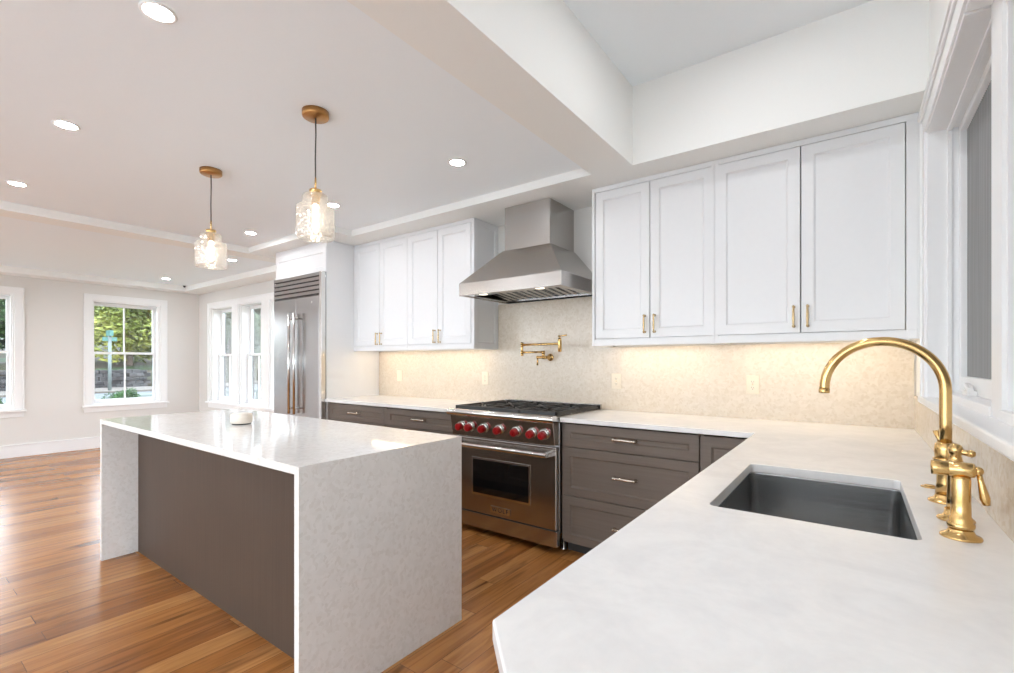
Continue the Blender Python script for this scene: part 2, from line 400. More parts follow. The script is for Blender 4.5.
struct('trim_2', MB().box(-5.78, -5.52, YF, YB, ZS-.01, ZC+.12), 'cream')                    # beam towards the living room
struct('trim_3', MB().box(-1.125, XR, 2.86, YB, ZS, ZH), 'cream')                            # soffit over right cabinets
struct('trim_4', MB().box(-3.99, -1.40, 2.843, YB, ZS, ZC).box(-5.52, -3.99, 2.575, YB, ZS, ZC), 'cream')  # soffit over hood and refrigerator
struct('trim_5', MB().box(XL, -5.78, 3.12, YB, ZLS, ZLV).box(XL, XL+.3, YF, 3.12, ZLS, ZLV), 'cream')        # living room soffit
def base(name, mb): struct(name, mb, 'trim', .003)
base('baseboard_left', MB().box(XL, XL+.016, YF, YB, 0, .155).box(XL, XL+.022, YF, YB, .155, .17))
base('baseboard_back', MB().box(XL+.022, -5.36, YB-.016, YB, 0, .155).box(XL+.022, -5.36, YB-.022, YB, .155, .17))

# ------------------------------------------------------------------ double-hung windows
def win_root(name, loc):
    o = bpy.data.objects.new(name, None); C.objects.link(o); o.location = loc; o['kind'] = 'structure'; return o
def double_hung(idx, wall, a0, a1, z0, z1, muntin):
    """window in the left wall (looks along -x) or the back wall (looks along +y)"""
    if wall == 'left':
        B = lambda mb, a, b, d0, d1, lo, hi: mb.box(XL-d1, XL-d0, a, b, lo, hi); loc = (XL, (a0+a1)/2, z0)
    else:
        B = lambda mb, a, b, d0, d1, lo, hi: mb.box(a, b, YB+d0, YB+d1, lo, hi); loc = ((a0+a1)/2, YB, z0)
    r = win_root('window_%d' % idx, loc)
    mb = MB(); t = .018                                   # jamb box lining the opening
    B(mb, a0, a0+t, 0, WT, z0, z1); B(mb, a1-t, a1, 0, WT, z0, z1); B(mb, a0+t, a1-t, 0, WT, z1-t, z1); B(mb, a0+t, a1-t, 0, WT, z0, z0+t)
    for (a, b) in ((a0+t, a0+t+.015), (a1-t-.015, a1-t)): B(mb, a, b, .02, .075, z0+t, z1-t)
    obj('window_jamb', mb, 'trim', r, .0015)
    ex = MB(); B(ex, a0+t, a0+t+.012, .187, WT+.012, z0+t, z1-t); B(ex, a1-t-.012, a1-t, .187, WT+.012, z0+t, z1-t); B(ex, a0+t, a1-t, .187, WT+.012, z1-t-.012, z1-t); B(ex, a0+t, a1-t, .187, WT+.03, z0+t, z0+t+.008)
    obj('exterior_frame', ex, 'siding', r)  # grey lining added to darken the outer reveals against the bright sky
    zm = (z0+z1)/2
    def sash(lo, hi, d, nm):
        mb = MB(); A0 = a0+t; A1 = a1-t; s = .042; B(mb, A0, A0+s, d, d+.035, lo, hi); B(mb, A1-s, A1, d, d+.035, lo, hi)
        bot = .06 if lo < zm-.1 else .035; top = .035 if hi < zm+.1 else .045
        B(mb, A0+s, A1-s, d, d+.035, lo, lo+bot); B(mb, A0+s, A1-s, d, d+.035, hi-top, hi)
        if muntin:
            c = (A0+A1)/2; B(mb, c-.009, c+.009, d+.005, d+.03, lo+bot, hi-top)
        o = obj('window_sash', mb, 'trim', r, .002)
        g = MB(); B(g, A0+s-.003, A1-s+.003, d+.016, d+.019, lo+bot-.003, hi-top+.003); obj('window_pane', g, 'glass', o)
    sash(z0+t, zm+.018, .11, 'lower'); sash(zm-.018, z1-t, .15, 'upper')
    return r, B
def casing(B, r, a0, a1, z0, z1, mulls=()):
    mb = MB(); w = .092
    B(mb, a0-w, a0, -.018, 0, z0, z1+w); B(mb, a1, a1+w, -.018, 0, z0, z1+w); B(mb, a0, a1, -.018, 0, z1, z1+w)
    B(mb, a0-w, a0-w+.018, -.028, -.018, z0, z1+w); B(mb, a1+w-.018, a1+w, -.028, -.018, z0, z1+w); B(mb, a0-w, a1+w, -.028, -.018, z1+w-.018, z1+w)
    for (p, q) in mulls: B(mb, p, q, -.018, 0, z0, z1)
    obj('window_casing', mb, 'trim', r, .002)
    st = MB(); B(st, a0-w-.02, a1+w+.02, -.055, .0, z0-.028, z0); obj('window_stool', st, 'trim', r, .004)
    ap = MB(); B(ap, a0-w, a1+w, -.016, 0, z0-.10, z0-.028); obj('window_apron', ap, 'trim', r, .002)
for i, (a, b, lo, hi) in enumerate(WIN_L):
    r, B = double_hung(i+1, 'left', a, b, lo, hi, True); casing(B, r, a, b, lo, hi)
for i, (a, b, lo, hi) in enumerate(WIN_B):
    r, B = double_hung(i+3, 'back', a, b, lo, hi, True)
    if i == 1: casing(B, r, WIN_B[0][0], WIN_B[2][1], lo, hi, [(WIN_B[0][1], WIN_B[1][0]), (WIN_B[1][1], WIN_B[2][0])])
# big unseen glass doors added behind the camera to bring in daylight
for i, (a, b, lo, hi) in enumerate(WIN_F_ADDED):
    r = win_root('window_%d' % (i+8), ((a+b)/2, YF, lo)); mb = MB(); n = 3; w = (b-a)/n  # added unseen glass doors
    mb.box(a, b, YF-.12, YF-.05, lo, lo+.08).box(a, b, YF-.12, YF-.05, hi-.08, hi)
    for k in range(n):
        mb.box(a+k*w, a+k*w+.07, YF-.12, YF-.05, lo+.08, hi-.08).box(a+(k+1)*w-.07, a+(k+1)*w, YF-.12, YF-.05, lo+.08, hi-.08)
    obj('window_frame', mb, 'trim', r, .002)
    obj('window_pane', MB().box(a+.05, b-.05, YF-.088, YF-.084, lo+.05, hi-.05), 'glass', r)

a, b, lo, hi = WIN_S_ADDED  # unseen side door, added to light the island end and cabinets
r = win_root('window_11', (XR, (a+b)/2, lo)); mb = MB(); w = (b-a)/2  # added unseen side door
mb.box(XR+.05, XR+.12, a, b, lo, lo+.08).box(XR+.05, XR+.12, a, b, hi-.08, hi)
for k in range(2): mb.box(XR+.05, XR+.12, a+k*w, a+k*w+.07, lo+.08, hi-.08).box(XR+.05, XR+.12, a+(k+1)*w-.07, a+(k+1)*w, lo+.08, hi-.08)
obj('window_frame', mb, 'trim', r, .002)
obj('window_pane', MB().box(XR+.084, XR+.088, a+.05, b-.05, lo+.05, hi-.05), 'glass', r)

# ------------------------------------------------------------------ casement windows over the sink
for i, (a, b, lo, hi) in enumerate(WIN_R):
    r = win_root('window_%d' % (i+6), (XR, (a+b)/2, lo))
    j = MB(); t = .012
    xa = .306 if i == 0 else XR-.02; xb = XR-.02 if i == 0 else .306
    j.box(xa, XR+WT, a, a+t, lo, hi).box(xb, XR+WT, b-t, b, lo, hi).box(XR-.02, XR+WT, a+t, b-t, hi-t, hi)
    j.box(.315, .33, b-t-.012, b-t, lo, hi-t).box(.315, .33, a+t, a+t+.012, lo, hi-t).box(.315, .33, a+t+.012, b-t-.012, hi-t-.012, hi-t)
    obj('window_jamb', j, 'trim', r, .0015)
    s = MB(); x0, x1 = .352, .392; A = a+t; Bq = b-t; w = .030
    s.box(x0, x1, A, A+w, lo+.03, hi-t).box(x0, x1, Bq-w, Bq, lo+.03, hi-t).box(x0, x1, A+w, Bq-w, lo+.03, lo+.095).box(x0, x1, A+w, Bq-w, hi-t-w, hi-t)
    so = obj('window_sash', s, 'trim', r, .003)
    obj('window_pane', MB().box(.384, .388, A+w, Bq-w, lo+.095, hi-t-w), 'glass', so)
    obj('window_sill', MB().box(.30, XR+WT, a+t, b-t, lo, lo+.03), 'trim', r, .003)
    sh = MB(); n = 46; ya, yb = A+w-.004, Bq-w+.004; zb, zt = lo+.09, hi-t-w+.004      # fabric blind with fine upright folds
    cols = []
    for k in range(n*2+1):
        y = ya+(yb-ya)*k/(n*2); d = .0025 if k % 2 else 0
        cols.append([sh.bm.verts.new((.372+d, y, zb)), sh.bm.verts.new((.372+d, y, zt)), sh.bm.verts.new((.375+d, y, zt)), sh.bm.verts.new((.375+d, y, zb))])
    for p, q in zip(cols, cols[1:]):
        for k in range(4): sh.bm.faces.new([p[k], p[(k+1)%4], q[(k+1)%4], q[k]])
    sh.bm.faces.new(cols[0][::-1]); sh.bm.faces.new(cols[-1])
    bmesh.ops.recalc_face_normals(sh.bm, faces=sh.bm.faces[:])
    obj('window_blind', sh, 'screen', r, label='dark grey fabric blind')
    if i == 0:
        ck = MB(); ck.box(.325, .355, 2.36, 2.46, lo+.03, lo+.05).lathe([(.012, 0), (.014, .012), (.010, .02)], (.338, 2.42, lo+.05), n=20)
        ck.tube([(.338, 2.42, lo+.066), (.33, 2.40, lo+.07), (.325, 2.34, lo+.06), (.325, 2.29, lo+.055)], [.008, .008, .006, .009], 12)
        obj('window_crank', ck, 'white', r, .003)
        cs = MB(); f = XR-.028
        cs.box(f, XR, b, b+.085, lo, hi+.085); cs.box(f-.008, f, b+.067, b+.085, lo, hi+.085)           # casing by the cabinet
        cs.box(f, XR, WIN_R[1][0]-.085, WIN_R[1][0], lo, hi+.085)
        cs.box(f, XR, WIN_R[1][0], b, hi, hi+.085); cs.box(f-.008, f, WIN_R[1][0]-.085, b+.067, hi+.065, hi+.085)
        cs.box(f-.014, XR, WIN_R[1][0]-.10, b+.10, hi+.085, hi+.105)
        obj('window_casing', cs, 'trim', r, .002)
        ml = MB().box(.306, XR+WT, WIN_R[1][1], a, lo, hi).box(XR-.02, .306, WIN_R[1][1], a, hi-.012, hi); obj('window_mullion', ml, 'trim', r, .002)
        st = MB().box(.232, .352, WIN_R[1][0]-.10, b+.13, lo-.03, lo+.001)
        obj('window_stool', st, 'trim', r, .006)

# ------------------------------------------------------------------ backsplash
def bs(mb, label, m='splash'): tag(obj('backsplash', mb, m), label, 'backsplash')
bs(MB().box(-4.291, XT, YT, YB-.0005, CT+.0005, 1.397).box(-2.612, -1.516, YT, YB-.0005, 1.397, 1.803),
   'warm beige flaked stone backsplash behind the range and under the white cabinets')
bs(MB().box(XT, XR-.0005, .42, YB-.0005, CT+.0005, 1.0995), 'short beige stone backsplash under the sink window stool')

# ------------------------------------------------------------------ wall cabinets
YU = 3.084
def wall_cabinet(name, x0, x1, label, cuts, zb, zt, hz, gap_frame, rim_r=0, rim_l=0, side=None):
    r = thing(name, ((x0+x1)/2, (YU+YT)/2, zb), label, 'cabinet', None)
    b = MB(); t = .02; y1 = YB-.001
    b.box(x0, x0+t, YU, y1, zb, zt).box(x1-t, x1, YU, y1, zb, zt).box(x0+t, x1-t, YU+.02, y1, zb+.03, zb+.05).box(x0+t, x1-t, YU+.02, y1, zt-t, zt).box(x0+t, x1-t, y1-.01, y1, zb+.05, zt-t)
    # face frame
    top = .032; bot = .046
    b.box(x0+t, x1-t, YU, YU+.02, zt-top, zt).box(x0+t, x1-t, YU, YU+.02, zb, zb+bot)
    if rim_r: b.box(x1-rim_r, x1-t, YU, YU+.02, zb+bot, zt-top)
    if rim_l: b.box(x0+t, x0+rim_l, YU, YU+.02, zb+bot, zt-top)
    obj('body', b, 'cab', r, .0015)
    if side:   # framed end panel
        obj('end_panel', MB().shaker('+x', x1+.012, YU+.001, y1, zb+.001, zt-.001, rail=.05, t=.012, rec=.006), 'cab', r)
    for k, (a, c) in enumerate(cuts):
        d = obj('door', MB().shaker('-y', YU-.001, a+.0028, c-.0028, zb+bot+.0035, zt-top-.0035, t=.021), 'cab', r)
        xh = c-.033 if k % 2 == 0 else a+.033
        obj('handle', MB().pull((xh, YU-.001, hz), (xh, YU-.001, hz+.125), (0, -.026, 0), .005), 'antique', d, label='slim brass pull')
    return r
wall_cabinet('wall_cabinet', -4.290, -3.452, 'white two-door wall cabinet beside the refrigerator panel', [(-4.268, -3.866), (-3.866, -3.454)], 1.398, ZS-.002, 1.455, 0)
wall_cabinet('wall_cabinet', -3.450, -2.630, 'white two-door wall cabinet just left of the steel hood', [(-3.448, -3.05), (-3.05, -2.652)], 1.398, ZS-.002, 1.455, 0, side=True)
wall_cabinet('wall_cabinet', -1.514, -.691, 'white two-door wall cabinet just right of the steel hood', [(-1.490, -1.094), (-1.094, -.693)], 1.398, ZS-.002, 1.475, 0)
wall_cabinet('wall_cabinet', -.690, .270, 'wider white two-door wall cabinet in the corner by the sink window', [(-.688, -.243), (-.243, .205)], 1.398, ZS-.002, 1.475, 0, rim_r=.064)
# LED bars under the cabinets
for (a, b, lab) in ((-4.2, -3.5, 'slim warm light bar under the cabinet beside the refrigerator panel'), (-3.40, -2.70, 'slim warm light bar under the cabinet left of the hood'),
                    (-1.46, -.76, 'slim warm light bar under the cabinet right of the hood'), (-.62, .20, 'slim warm light bar under the corner cabinet by the window')):
    r = thing('light_bar', ((a+b)/2, 3.25, 1.428), lab, 'under-cabinet light', 'light bars under the wall cabinets')
    obj('housing', MB().box(a, b, 3.235, 3.265, 1.414, 1.428), 'white', r, .001)
    obj('diffuser', MB().box(a+.01, b-.01, 3.238, 3.262, 1.411, 1.4138), 'strip', r)

# ------------------------------------------------------------------ base cabinets
def carcass(b, x0, x1, y0, y1, z0, z1, t=.018):
    b.box(x0, x0+t, y0, y1, z0, z1).box(x1-t, x1, y0, y1, z0, z1).box(x0+t, x1-t, y0, y1, z0, z0+t).box(x0+t, x1-t, y1-t, y1, z0+t, z1)
YC = 2.775
def drawer_front(r, x0, x1, z0, z1, h=True, rail=.045):
    d = obj('drawer', MB().shaker('-y', YC, x0, x1, z0, z1, rail=rail, t=.02), 'dark', r)
    if h:
        c = (x0+x1)/2; zc = (z0+z1)/2+.004
        obj('handle', MB().pull((c-.078, YC, zc), (c+.078, YC, zc), (0, -.027, 0), .0068), 'pewter', d, label='turned metal pull')
def base_left(x0, x1, label):
    r = thing('base_cabinet', ((x0+x1)/2, 3.1, 0), label, 'cabinet'); b = MB()
    carcass(b, x0, x1, YC+.021, YT-.002, .10, .882); b.box(x0+.018, x1-.018, YC+.021, YC+.04, .862, .882).box(x0, x0+.022, YC+.001, YC+.021, .10, .882).box(x1-.012, x1, YC+.001, YC+.021, .10, .882)
    obj('body', b, 'dark', r, .001); obj('toe_kick', MB().box(x0, x1, 2.86, 2.875, 0, .10), 'toe', r)
    drawer_front(r, x0+.024, x1-.014, .718, .868); m = (x0+x1+.01)/2
    for k, (a, c) in enumerate(((x0+.024, m-.0015), (m+.0015, x1-.014))):
        d = obj('door', MB().shaker('-y', YC, a, c, .105, .714, t=.02), 'dark', r); xh = c-.03 if k == 0 else a+.03
        obj('handle', MB().pull((xh, YC, .56), (xh, YC, .685), (0, -.027, 0), .0055), 'pewter', d)
base_left(-4.285, -3.407, 'grey-brown base cabinet with one wide drawer beside the refrigerator panel')
base_left(-3.405, -2.518, 'grey-brown base cabinet with one wide drawer just left of the range')
r = thing('drawer_cabinet', (-1.14, 3.1, 0), 'grey-brown cabinet of three stacked drawers right of the range', 'cabinet'); b = MB()
x0, x1 = -1.583, -.702
carcass(b, x0, x1, YC+.021, YT-.002, .10, .882); b.box(x0, x0+.006, YC+.001, YC+.021, .10, .882)
obj('body', b, 'dark', r, .001); obj('toe_kick', MB().box(x0, x1, 2.86, 2.875, 0, .10), 'toe', r)
for (lo, hi) in ((.722, .872), (.399, .717), (.085, .394)): drawer_front(r, x0+.008, x1-.003, lo, hi, rail=.055)
r = thing('corner_cabinet', (-.2, 3.1, 0), 'grey-brown corner base cabinet whose narrow door meets the sink run', 'cabinet'); b = MB()
carcass(b, -.70, XT-.002, YC+.021, YT-.002, .10, .882); obj('body', b, 'dark', r, .001)
obj('toe_kick', MB().box(-.70, -.36, 2.86, 2.875, 0, .10), 'toe', r)
obj('door', MB().shaker('-y', YC, -.697, -.402, .085, .872, t=.02), 'dark', r)
# sink run, fronts facing the island
XC = -.392
def run_unit(name, y0, y1, label, nd, drawer=False):
    r = thing(name, (-.1, (y0+y1)/2, 0), label, 'cabinet'); b = MB(); t = .018
    b.box(XC+.021, XT-.002, y0, y0+t, .10, .882).box(XC+.021, XT-.002, y1-t, y1, .10, .882).box(XC+.021, XT-.002, y0+t, y1-t, .10, .118).box(XT-.02, XT-.002, y0+t, y1-t, .118, .882)
    obj('body', b, 'dark', r, .001); obj('toe_kick', MB().box(-.32, -.305, y0, y1, 0, .10), 'toe', r)
    zt = .872
    if drawer:
        d = obj('drawer', MB().shaker('-x', XC, y0+.003, y1-.003, .722, .872, rail=.045), 'dark', r); c = (y0+y1)/2
        obj('handle', MB().pull((XC, c-.078, .797), (XC, c+.078, .797), (-.027, 0, 0), .0055), 'pewter', d); zt = .717
    w = (y1-y0)/nd
    for k in range(nd):
        a = y0+k*w+.003; c = y0+(k+1)*w-.003
        d = obj('door', MB().shaker('-x', XC, a, c, .085, zt), 'dark', r); yh = c-.03 if k == 0 else a+.03
        obj('handle', MB().pull((XC, yh, zt-.165), (XC, yh, zt-.04), (-.027, 0, 0), .0055), 'pewter', d)
run_unit('base_cabinet', 2.072, 2.773, 'grey-brown base cabinet of the sink run nearest the corner', 1, True)
run_unit('sink_cabinet', 1.142, 2.070, 'grey-brown two-door cabinet under the undermount sink', 2)
run_unit('base_cabinet', .54, 1.140, 'grey-brown base cabinet under the near end of the sink worktop', 2, True)

# ------------------------------------------------------------------ worktops
def rrect(x0, x1, y0, y1, r, n=5):
    pts = []
    for cx, cy, a0 in ((x1-r, y1-r, 0), (x0+r, y1-r, 90), (x0+r, y0+r, 180), (x1-r, y0+r, 270)):
        for k in range(n+1):
            a = math.radians(a0+90*k/n); pts.append((cx+r*math.cos(a), cy+r*math.sin(a)))
    return pts
SX0, SX1, SY0, SY1 = -.306, .113, 1.297, 1.918
outer = [(-1.585, 2.747), (-.42, 2.747), (-.42, .535), (-.305, .42), (XR-.0005, .42), (XR-.0005, YB-.0005), (-1.585, YB-.0005)]
tag(obj('worktop', MB().plate(outer, [rrect(SX0, SX1, SY0, SY1, .02)], .884, CT), 'counter', None, .003),
    'white L-shaped stone worktop from the range round to the sink', 'worktop')
tag(obj('worktop', MB().plate([(-4.291, 2.747), (-2.516, 2.747), (-2.516, YB-.0005), (-4.291, YB-.0005)], [], .884, CT), 'counter', None, .003),
    'straight white stone worktop between refrigerator panel and range', 'worktop')

# ------------------------------------------------------------------ sink
r = thing('kitchen_sink', ((SX0+SX1)/2, (SY0+SY1)/2, .66), 'dark steel undermount sink set in the white worktop below the window', 'sink')
s = MB(); o1 = .004
def ring(bm, x0, x1, y0, y1, rad, z): return [bm.verts.new((x, y, z)) for x, y in rrect(x0, x1, y0, y1, rad, 5)]
z_in = .884-.0005; d = .235
seq = [ring(s.bm, SX0-.02, SX1+.02, SY0-.02, SY1+.02, .03, z_in), ring(s.bm, SX0-o1, SX1+o1, SY0-o1, SY1+o1, .022, z_in), ring(s.bm, SX0-o1+.002, SX1+o1-.002, SY0-o1+.002, SY1+o1-.002, .022, z_in-.004),
       ring(s.bm, SX0+.004, SX1-.004, SY0+.004, SY1-.004, .030, z_in-d+.03), ring(s.bm, SX0+.008, SX1-.008, SY0+.008, SY1-.008, .030, z_in-d+.014), ring(s.bm, SX0+.018, SX1-.018, SY0+.018, SY1-.018, .026, z_in-d+.004), ring(s.bm, SX0+.032, SX1-.032, SY0+.032, SY1-.032, .02, z_in-d)]
for a, c in zip(seq, seq[1:]):
    for k in range(len(a)): s.bm.faces.new([a[k], c[k], c[(k+1)%len(a)], a[(k+1)%len(a)]]).smooth = False
s.bm.faces.new(seq[-1]); 
bmesh.ops.recalc_face_normals(s.bm, faces=s.bm.faces[:])
bo = obj('bowl', s, 'sink', r)
sm = bo.modifiers.new('wall', 'SOLIDIFY'); sm.thickness = .0012; sm.offset = -1
obj('drain', MB().lathe([(.0, -.001), (.043, -.001), (.045, .002), (.036, .003), (.030, .0005), (.0, .0005)], ((SX0+SX1)/2+.05, (SY0+SY1)/2, z_in-d+.001), n=28, closed=False), 'steels', r)

# ------------------------------------------------------------------ brass tap set
XF = .188
def foot(mb, x, y, r=.031):
    mb.lathe([(r, CT), (r, CT+.003), (r*.95, CT+.0055), (r*.70, CT+.009), (r*.60, CT+.017), (r*.58, CT+.026)], (x, y, 0), n=36)
fx, fy = .193, 1.695
r = thing('kitchen_faucet', (fx, fy, CT), 'tall brass gooseneck faucet arching over the sink', 'faucet')
b = MB(); foot(b, fx, fy, .036); b.lathe([(.022, CT+.02), (.0185, CT+.05), (.018, CT+.10), (.022, CT+.115), (.0235, CT+.14), (.0215, CT+.152), (.017, CT+.158)], (fx, fy, 0), n=32)
b.lathe([(.026, 0), (.026, .006)], (fx, fy, CT+.11), n=32)
obj('body', b, 'brass', r)
zs = 1.209; R_ = .133
pts = [(fx, fy, CT+.15), (fx, fy, 1.12), (fx, fy, zs)]
pts += [(fx-R_+R_*math.cos(PI*k/28), fy, zs+R_*math.sin(PI*k/28)*1.0) for k in range(1, 29)] + [(fx-2*R_-.001, fy, zs-.006)]
g = MB().tube(pts, .013, 24); obj('spout', g, 'brass', r)
obj('aerator', MB().lathe([(.0135, zs-.017), (.0142, zs-.014), (.0142, zs-.006), (.0128, zs-.004)], (fx-2*R_-.001, fy, 0), n=24), 'brass', r)
hx = MB(); hx.tube([(fx, fy+.015, CT+.13), (fx, fy+.042, CT+.135)], [.011, .009], 14).sphere((fx, fy+.044, CT+.136), .0125, 14)
hx.tube([(fx, fy+.046, CT+.138), (fx-.008, fy+.052, CT+.160), (fx-.012, fy+.055, CT+.182)], [.006, .005, .009], 12)
obj('lever', hx, 'brass', r)
# low handle valve
hx_, hy_ = XF+.002, 1.515
r = thing('valve_handle', (hx_, hy_, CT), 'short brass valve with a round-ended sideways lever next to the gooseneck', 'faucet handle')
b = MB(); foot(b, hx_, hy_, .034); b.lathe([(.0175, CT+.02), (.0155, CT+.05), (.0150, CT+.105), (.0185, CT+.118), (.0185, CT+.132), (.013, CT+.138), (.010, CT+.152), (.013, CT+.158), (.014, CT+.166), (.010, CT+.176), (.0, CT+.179)], (hx_, hy_, 0), n=30)
obj('body', b, 'brass', r)
obj('lever', MB().tube([(hx_-.004, hy_, CT+.162), (hx_+.008, hy_-.004, CT+.161), (hx_+.016, hy_-.006, CT+.160), (hx_+.024, hy_-.008, CT+.159)], [.006, .0055, .007, .008], 14).sphere((hx_+.025, hy_-.008, CT+.159), .0085, 14), 'brass', r)
# near pump-like valve with barrel head and hanging lever
nx, ny = .180, 1.372
r = thing('barrel_valve', (nx, ny, CT), 'nearest brass fitting, barrel head on a thick column with a hanging lever', 'faucet handle')
b = MB(); foot(b, nx, ny, .034)
b.lathe([(.0205, CT+.018), (.0225, CT+.024), (.0225, CT+.030), (.0195, CT+.034), (.0205, CT+.040), (.0165, CT+.045), (.0160, CT+.075), (.0162, CT+.125), (.014, CT+.13)], (nx, ny, 0), n=34)
obj('column', b, 'brass', r)
zb = CT+.143
b = MB().lathe([(.0, -.048), (.0148, -.047), (.0155, -.044), (.0155, -.022), (.0150, -.021), (.0150, -.018), (.0158, -.017), (.0160, .016), (.0150, .020), (.008, .024), (.0, .0245)], (nx, ny, zb), axis='x', n=30)
obj('barrel', b, 'brass', r)
obj('lever', MB().sphere((nx+.026, ny, zb), .0095, 14).tube([(nx+.027, ny, zb-.002), (nx+.030, ny-.002, zb-.022), (nx+.036, ny-.003, zb-.055), (nx+.038, ny-.004, zb-.068)], [.0045, .0052, .0085, .006], 14), 'brass', r)
# far soap pump, mostly hidden
sx_, sy_ = .178, 1.868
r = thing('disposal_button', (sx_, sy_, CT), 'low round brass button plate in the worktop behind the gooseneck', 'button')
obj('plate', MB().lathe([(.021, CT), (.021, CT+.002), (.019, CT+.003), (.014, CT+.004)], (sx_, sy_, 0), n=32), 'brass', r)
obj('button', MB().lathe([(.012, CT+.004), (.012, CT+.006), (.010, CT+.007), (.0, CT+.007)], (sx_, sy_, 0), n=28), 'brass', r)

# ------------------------------------------------------------------ island
IX0, IX1, IY0, IY1 = -3.942, -1.577, .907, 1.762
r = thing('island_worktop', ((IX0+IX1)/2, (IY0+IY1)/2, 0), 'long flaked-stone island worktop with waterfall ends down to the floor', 'worktop')
T = .03                                   # mitred corners
obj('top_slab', MB().hexa([(IX0+T, IY0, CT-T), (IX1-T, IY0, CT-T), (IX1-T, IY1, CT-T), (IX0+T, IY1, CT-T), (IX0, IY0, CT), (IX1, IY0, CT), (IX1, IY1, CT), (IX0, IY1, CT)]), 'quartz', r)
for xo, xi in ((IX1, IX1-T), (IX0, IX0+T)):
    wf = MB().hexa([(xi, IY0, .001), (xo, IY0, .001), (xo, IY1, .001), (xi, IY1, .001), (xi, IY0, CT-T), (xo, IY0, CT), (xo, IY1, CT), (xi, IY1, CT-T)])
    bmesh.ops.recalc_face_normals(wf.bm, faces=wf.bm.faces[:]); obj('waterfall_end', wf, 'quartz', r)
r = thing('island_cabinet', ((IX0+IX1)/2, 1.4, 0), 'dark-stained island cabinet with a plain back panel between the waterfall ends', 'cabinet')
a0, a1 = IX0+.032, IX1-.032; yp = 1.10; yf = IY1-.035
b = MB(); b.box(a0, a1, yp+.02, yf-.021, .10, CT-.032); obj('body', b, 'dark', r)
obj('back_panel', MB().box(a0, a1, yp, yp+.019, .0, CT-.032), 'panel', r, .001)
obj('toe_kick', MB().box(a0, a1, yf-.08, yf-.065, 0, .10), 'toe', r)
n = 4; w = (a1-a0)/n
for k in range(n):
    u0 = a0+k*w+.002; u1 = a0+(k+1)*w-.002
    dd = obj('drawer', MB().shaker('+y', yf, u0, u1, .722, .872, rail=.045), 'dark', r)
    obj('handle', MB().pull(((u0+u1)/2-.06, yf, .797), ((u0+u1)/2+.06, yf, .797), (0, .027, 0), .0055), 'pewter', dd)
    dd = obj('door', MB().shaker('+y', yf, u0, u1, .105, .717), 'dark', r); xh = u1-.03 if k % 2 == 0 else u0+.03
    obj('handle', MB().pull((xh, yf, .56), (xh, yf, .685), (0, .027, 0), .0055), 'pewter', dd)
cx_, cy_ = -2.95, 1.335
r = thing('round_canister', (cx_, cy_, CT), 'small round beige canister alone on the island worktop', 'canister')
obj('body', MB().lathe([(.052, CT+.006), (.057, CT+.009), (.058, CT+.016), (.058, CT+.055), (.055, CT+.062), (.045, CT+.065), (.0, CT+.065)], (cx_, cy_, 0), n=40), 'canister', r)
obj('foot_band', MB().lathe([(.050, CT+.0005), (.050, CT+.006)], (cx_, cy_, 0), n=40), 'black', r)

# ------------------------------------------------------------------ refrigerator
FX0, FX1, FY = -5.225, -4.296, 2.705
r = thing('refrigerator', ((FX0+FX1)/2, 3.06, 0), 'tall built-in stainless steel refrigerator with two doors and a louvred top grille', 'refrigerator')
zg0, zg1 = 1.955, 2.195
obj('body', MB().box(FX0, FX1, FY+.05, YT-.005, .09, zg1), 'steelv', r, .002)
obj('toe_grille', MB().box(FX0+.01, FX1-.01, FY+.07, FY+.10, 0, .088), 'black', r)
obj('side_frame', MB().box(FX1-.035, FX1, FY, FY+.049, .095, zg1), 'steels', r, .002)
obj('side_frame', MB().box(FX0, FX0+.012, FY+.005, FY+.049, .095, zg1), 'steels', r, .002)
gr = MB(); gx0, gx1 = FX0+.013, FX1-.036
gr.box(gx0, gx1, FY+.035, FY+.049, zg0+.012, zg1)
nl = 5; hgt = (zg1-zg0-.014)/nl
for k in range(nl):
    z = zg0+.014+k*hgt
    gr.hexa([(gx0, FY-.002, z+.007), (gx1, FY-.002, z+.007), (gx1, FY+.034, z+.003), (gx0, FY+.034, z+.003), (gx0, FY+.002, z+hgt-.004), (gx1, FY+.002, z+hgt-.004), (gx1, FY+.034, z+hgt-.010), (gx0, FY+.034, z+hgt-.010)])
obj('grille', gr, 'steelv', r, .0015)
xm = -4.758
for k, (a, c) in enumerate(((gx0, xm-.002), (xm+.002, gx1))):
    d_ = obj('door', MB().box(a, c, FY, FY+.048, .10, zg0), 'steelv', r, .004)
    xh = xm-.045 if k == 0 else xm+.058
    h = MB().tube([(xh, FY-.055, .74), (xh, FY-.055, 1.80)], .0135, 18)
    for z in (.80, 1.74): h.tube([(xh, FY, z), (xh, FY-.055, z)], .009, 12)
    obj('handle', h, 'steels', d_, label='long upright tubular handle')
    if k: obj('badge', MB().box(-4.47, -4.455, FY-.0015, FY, 1.885, 1.905), 'white', d_)
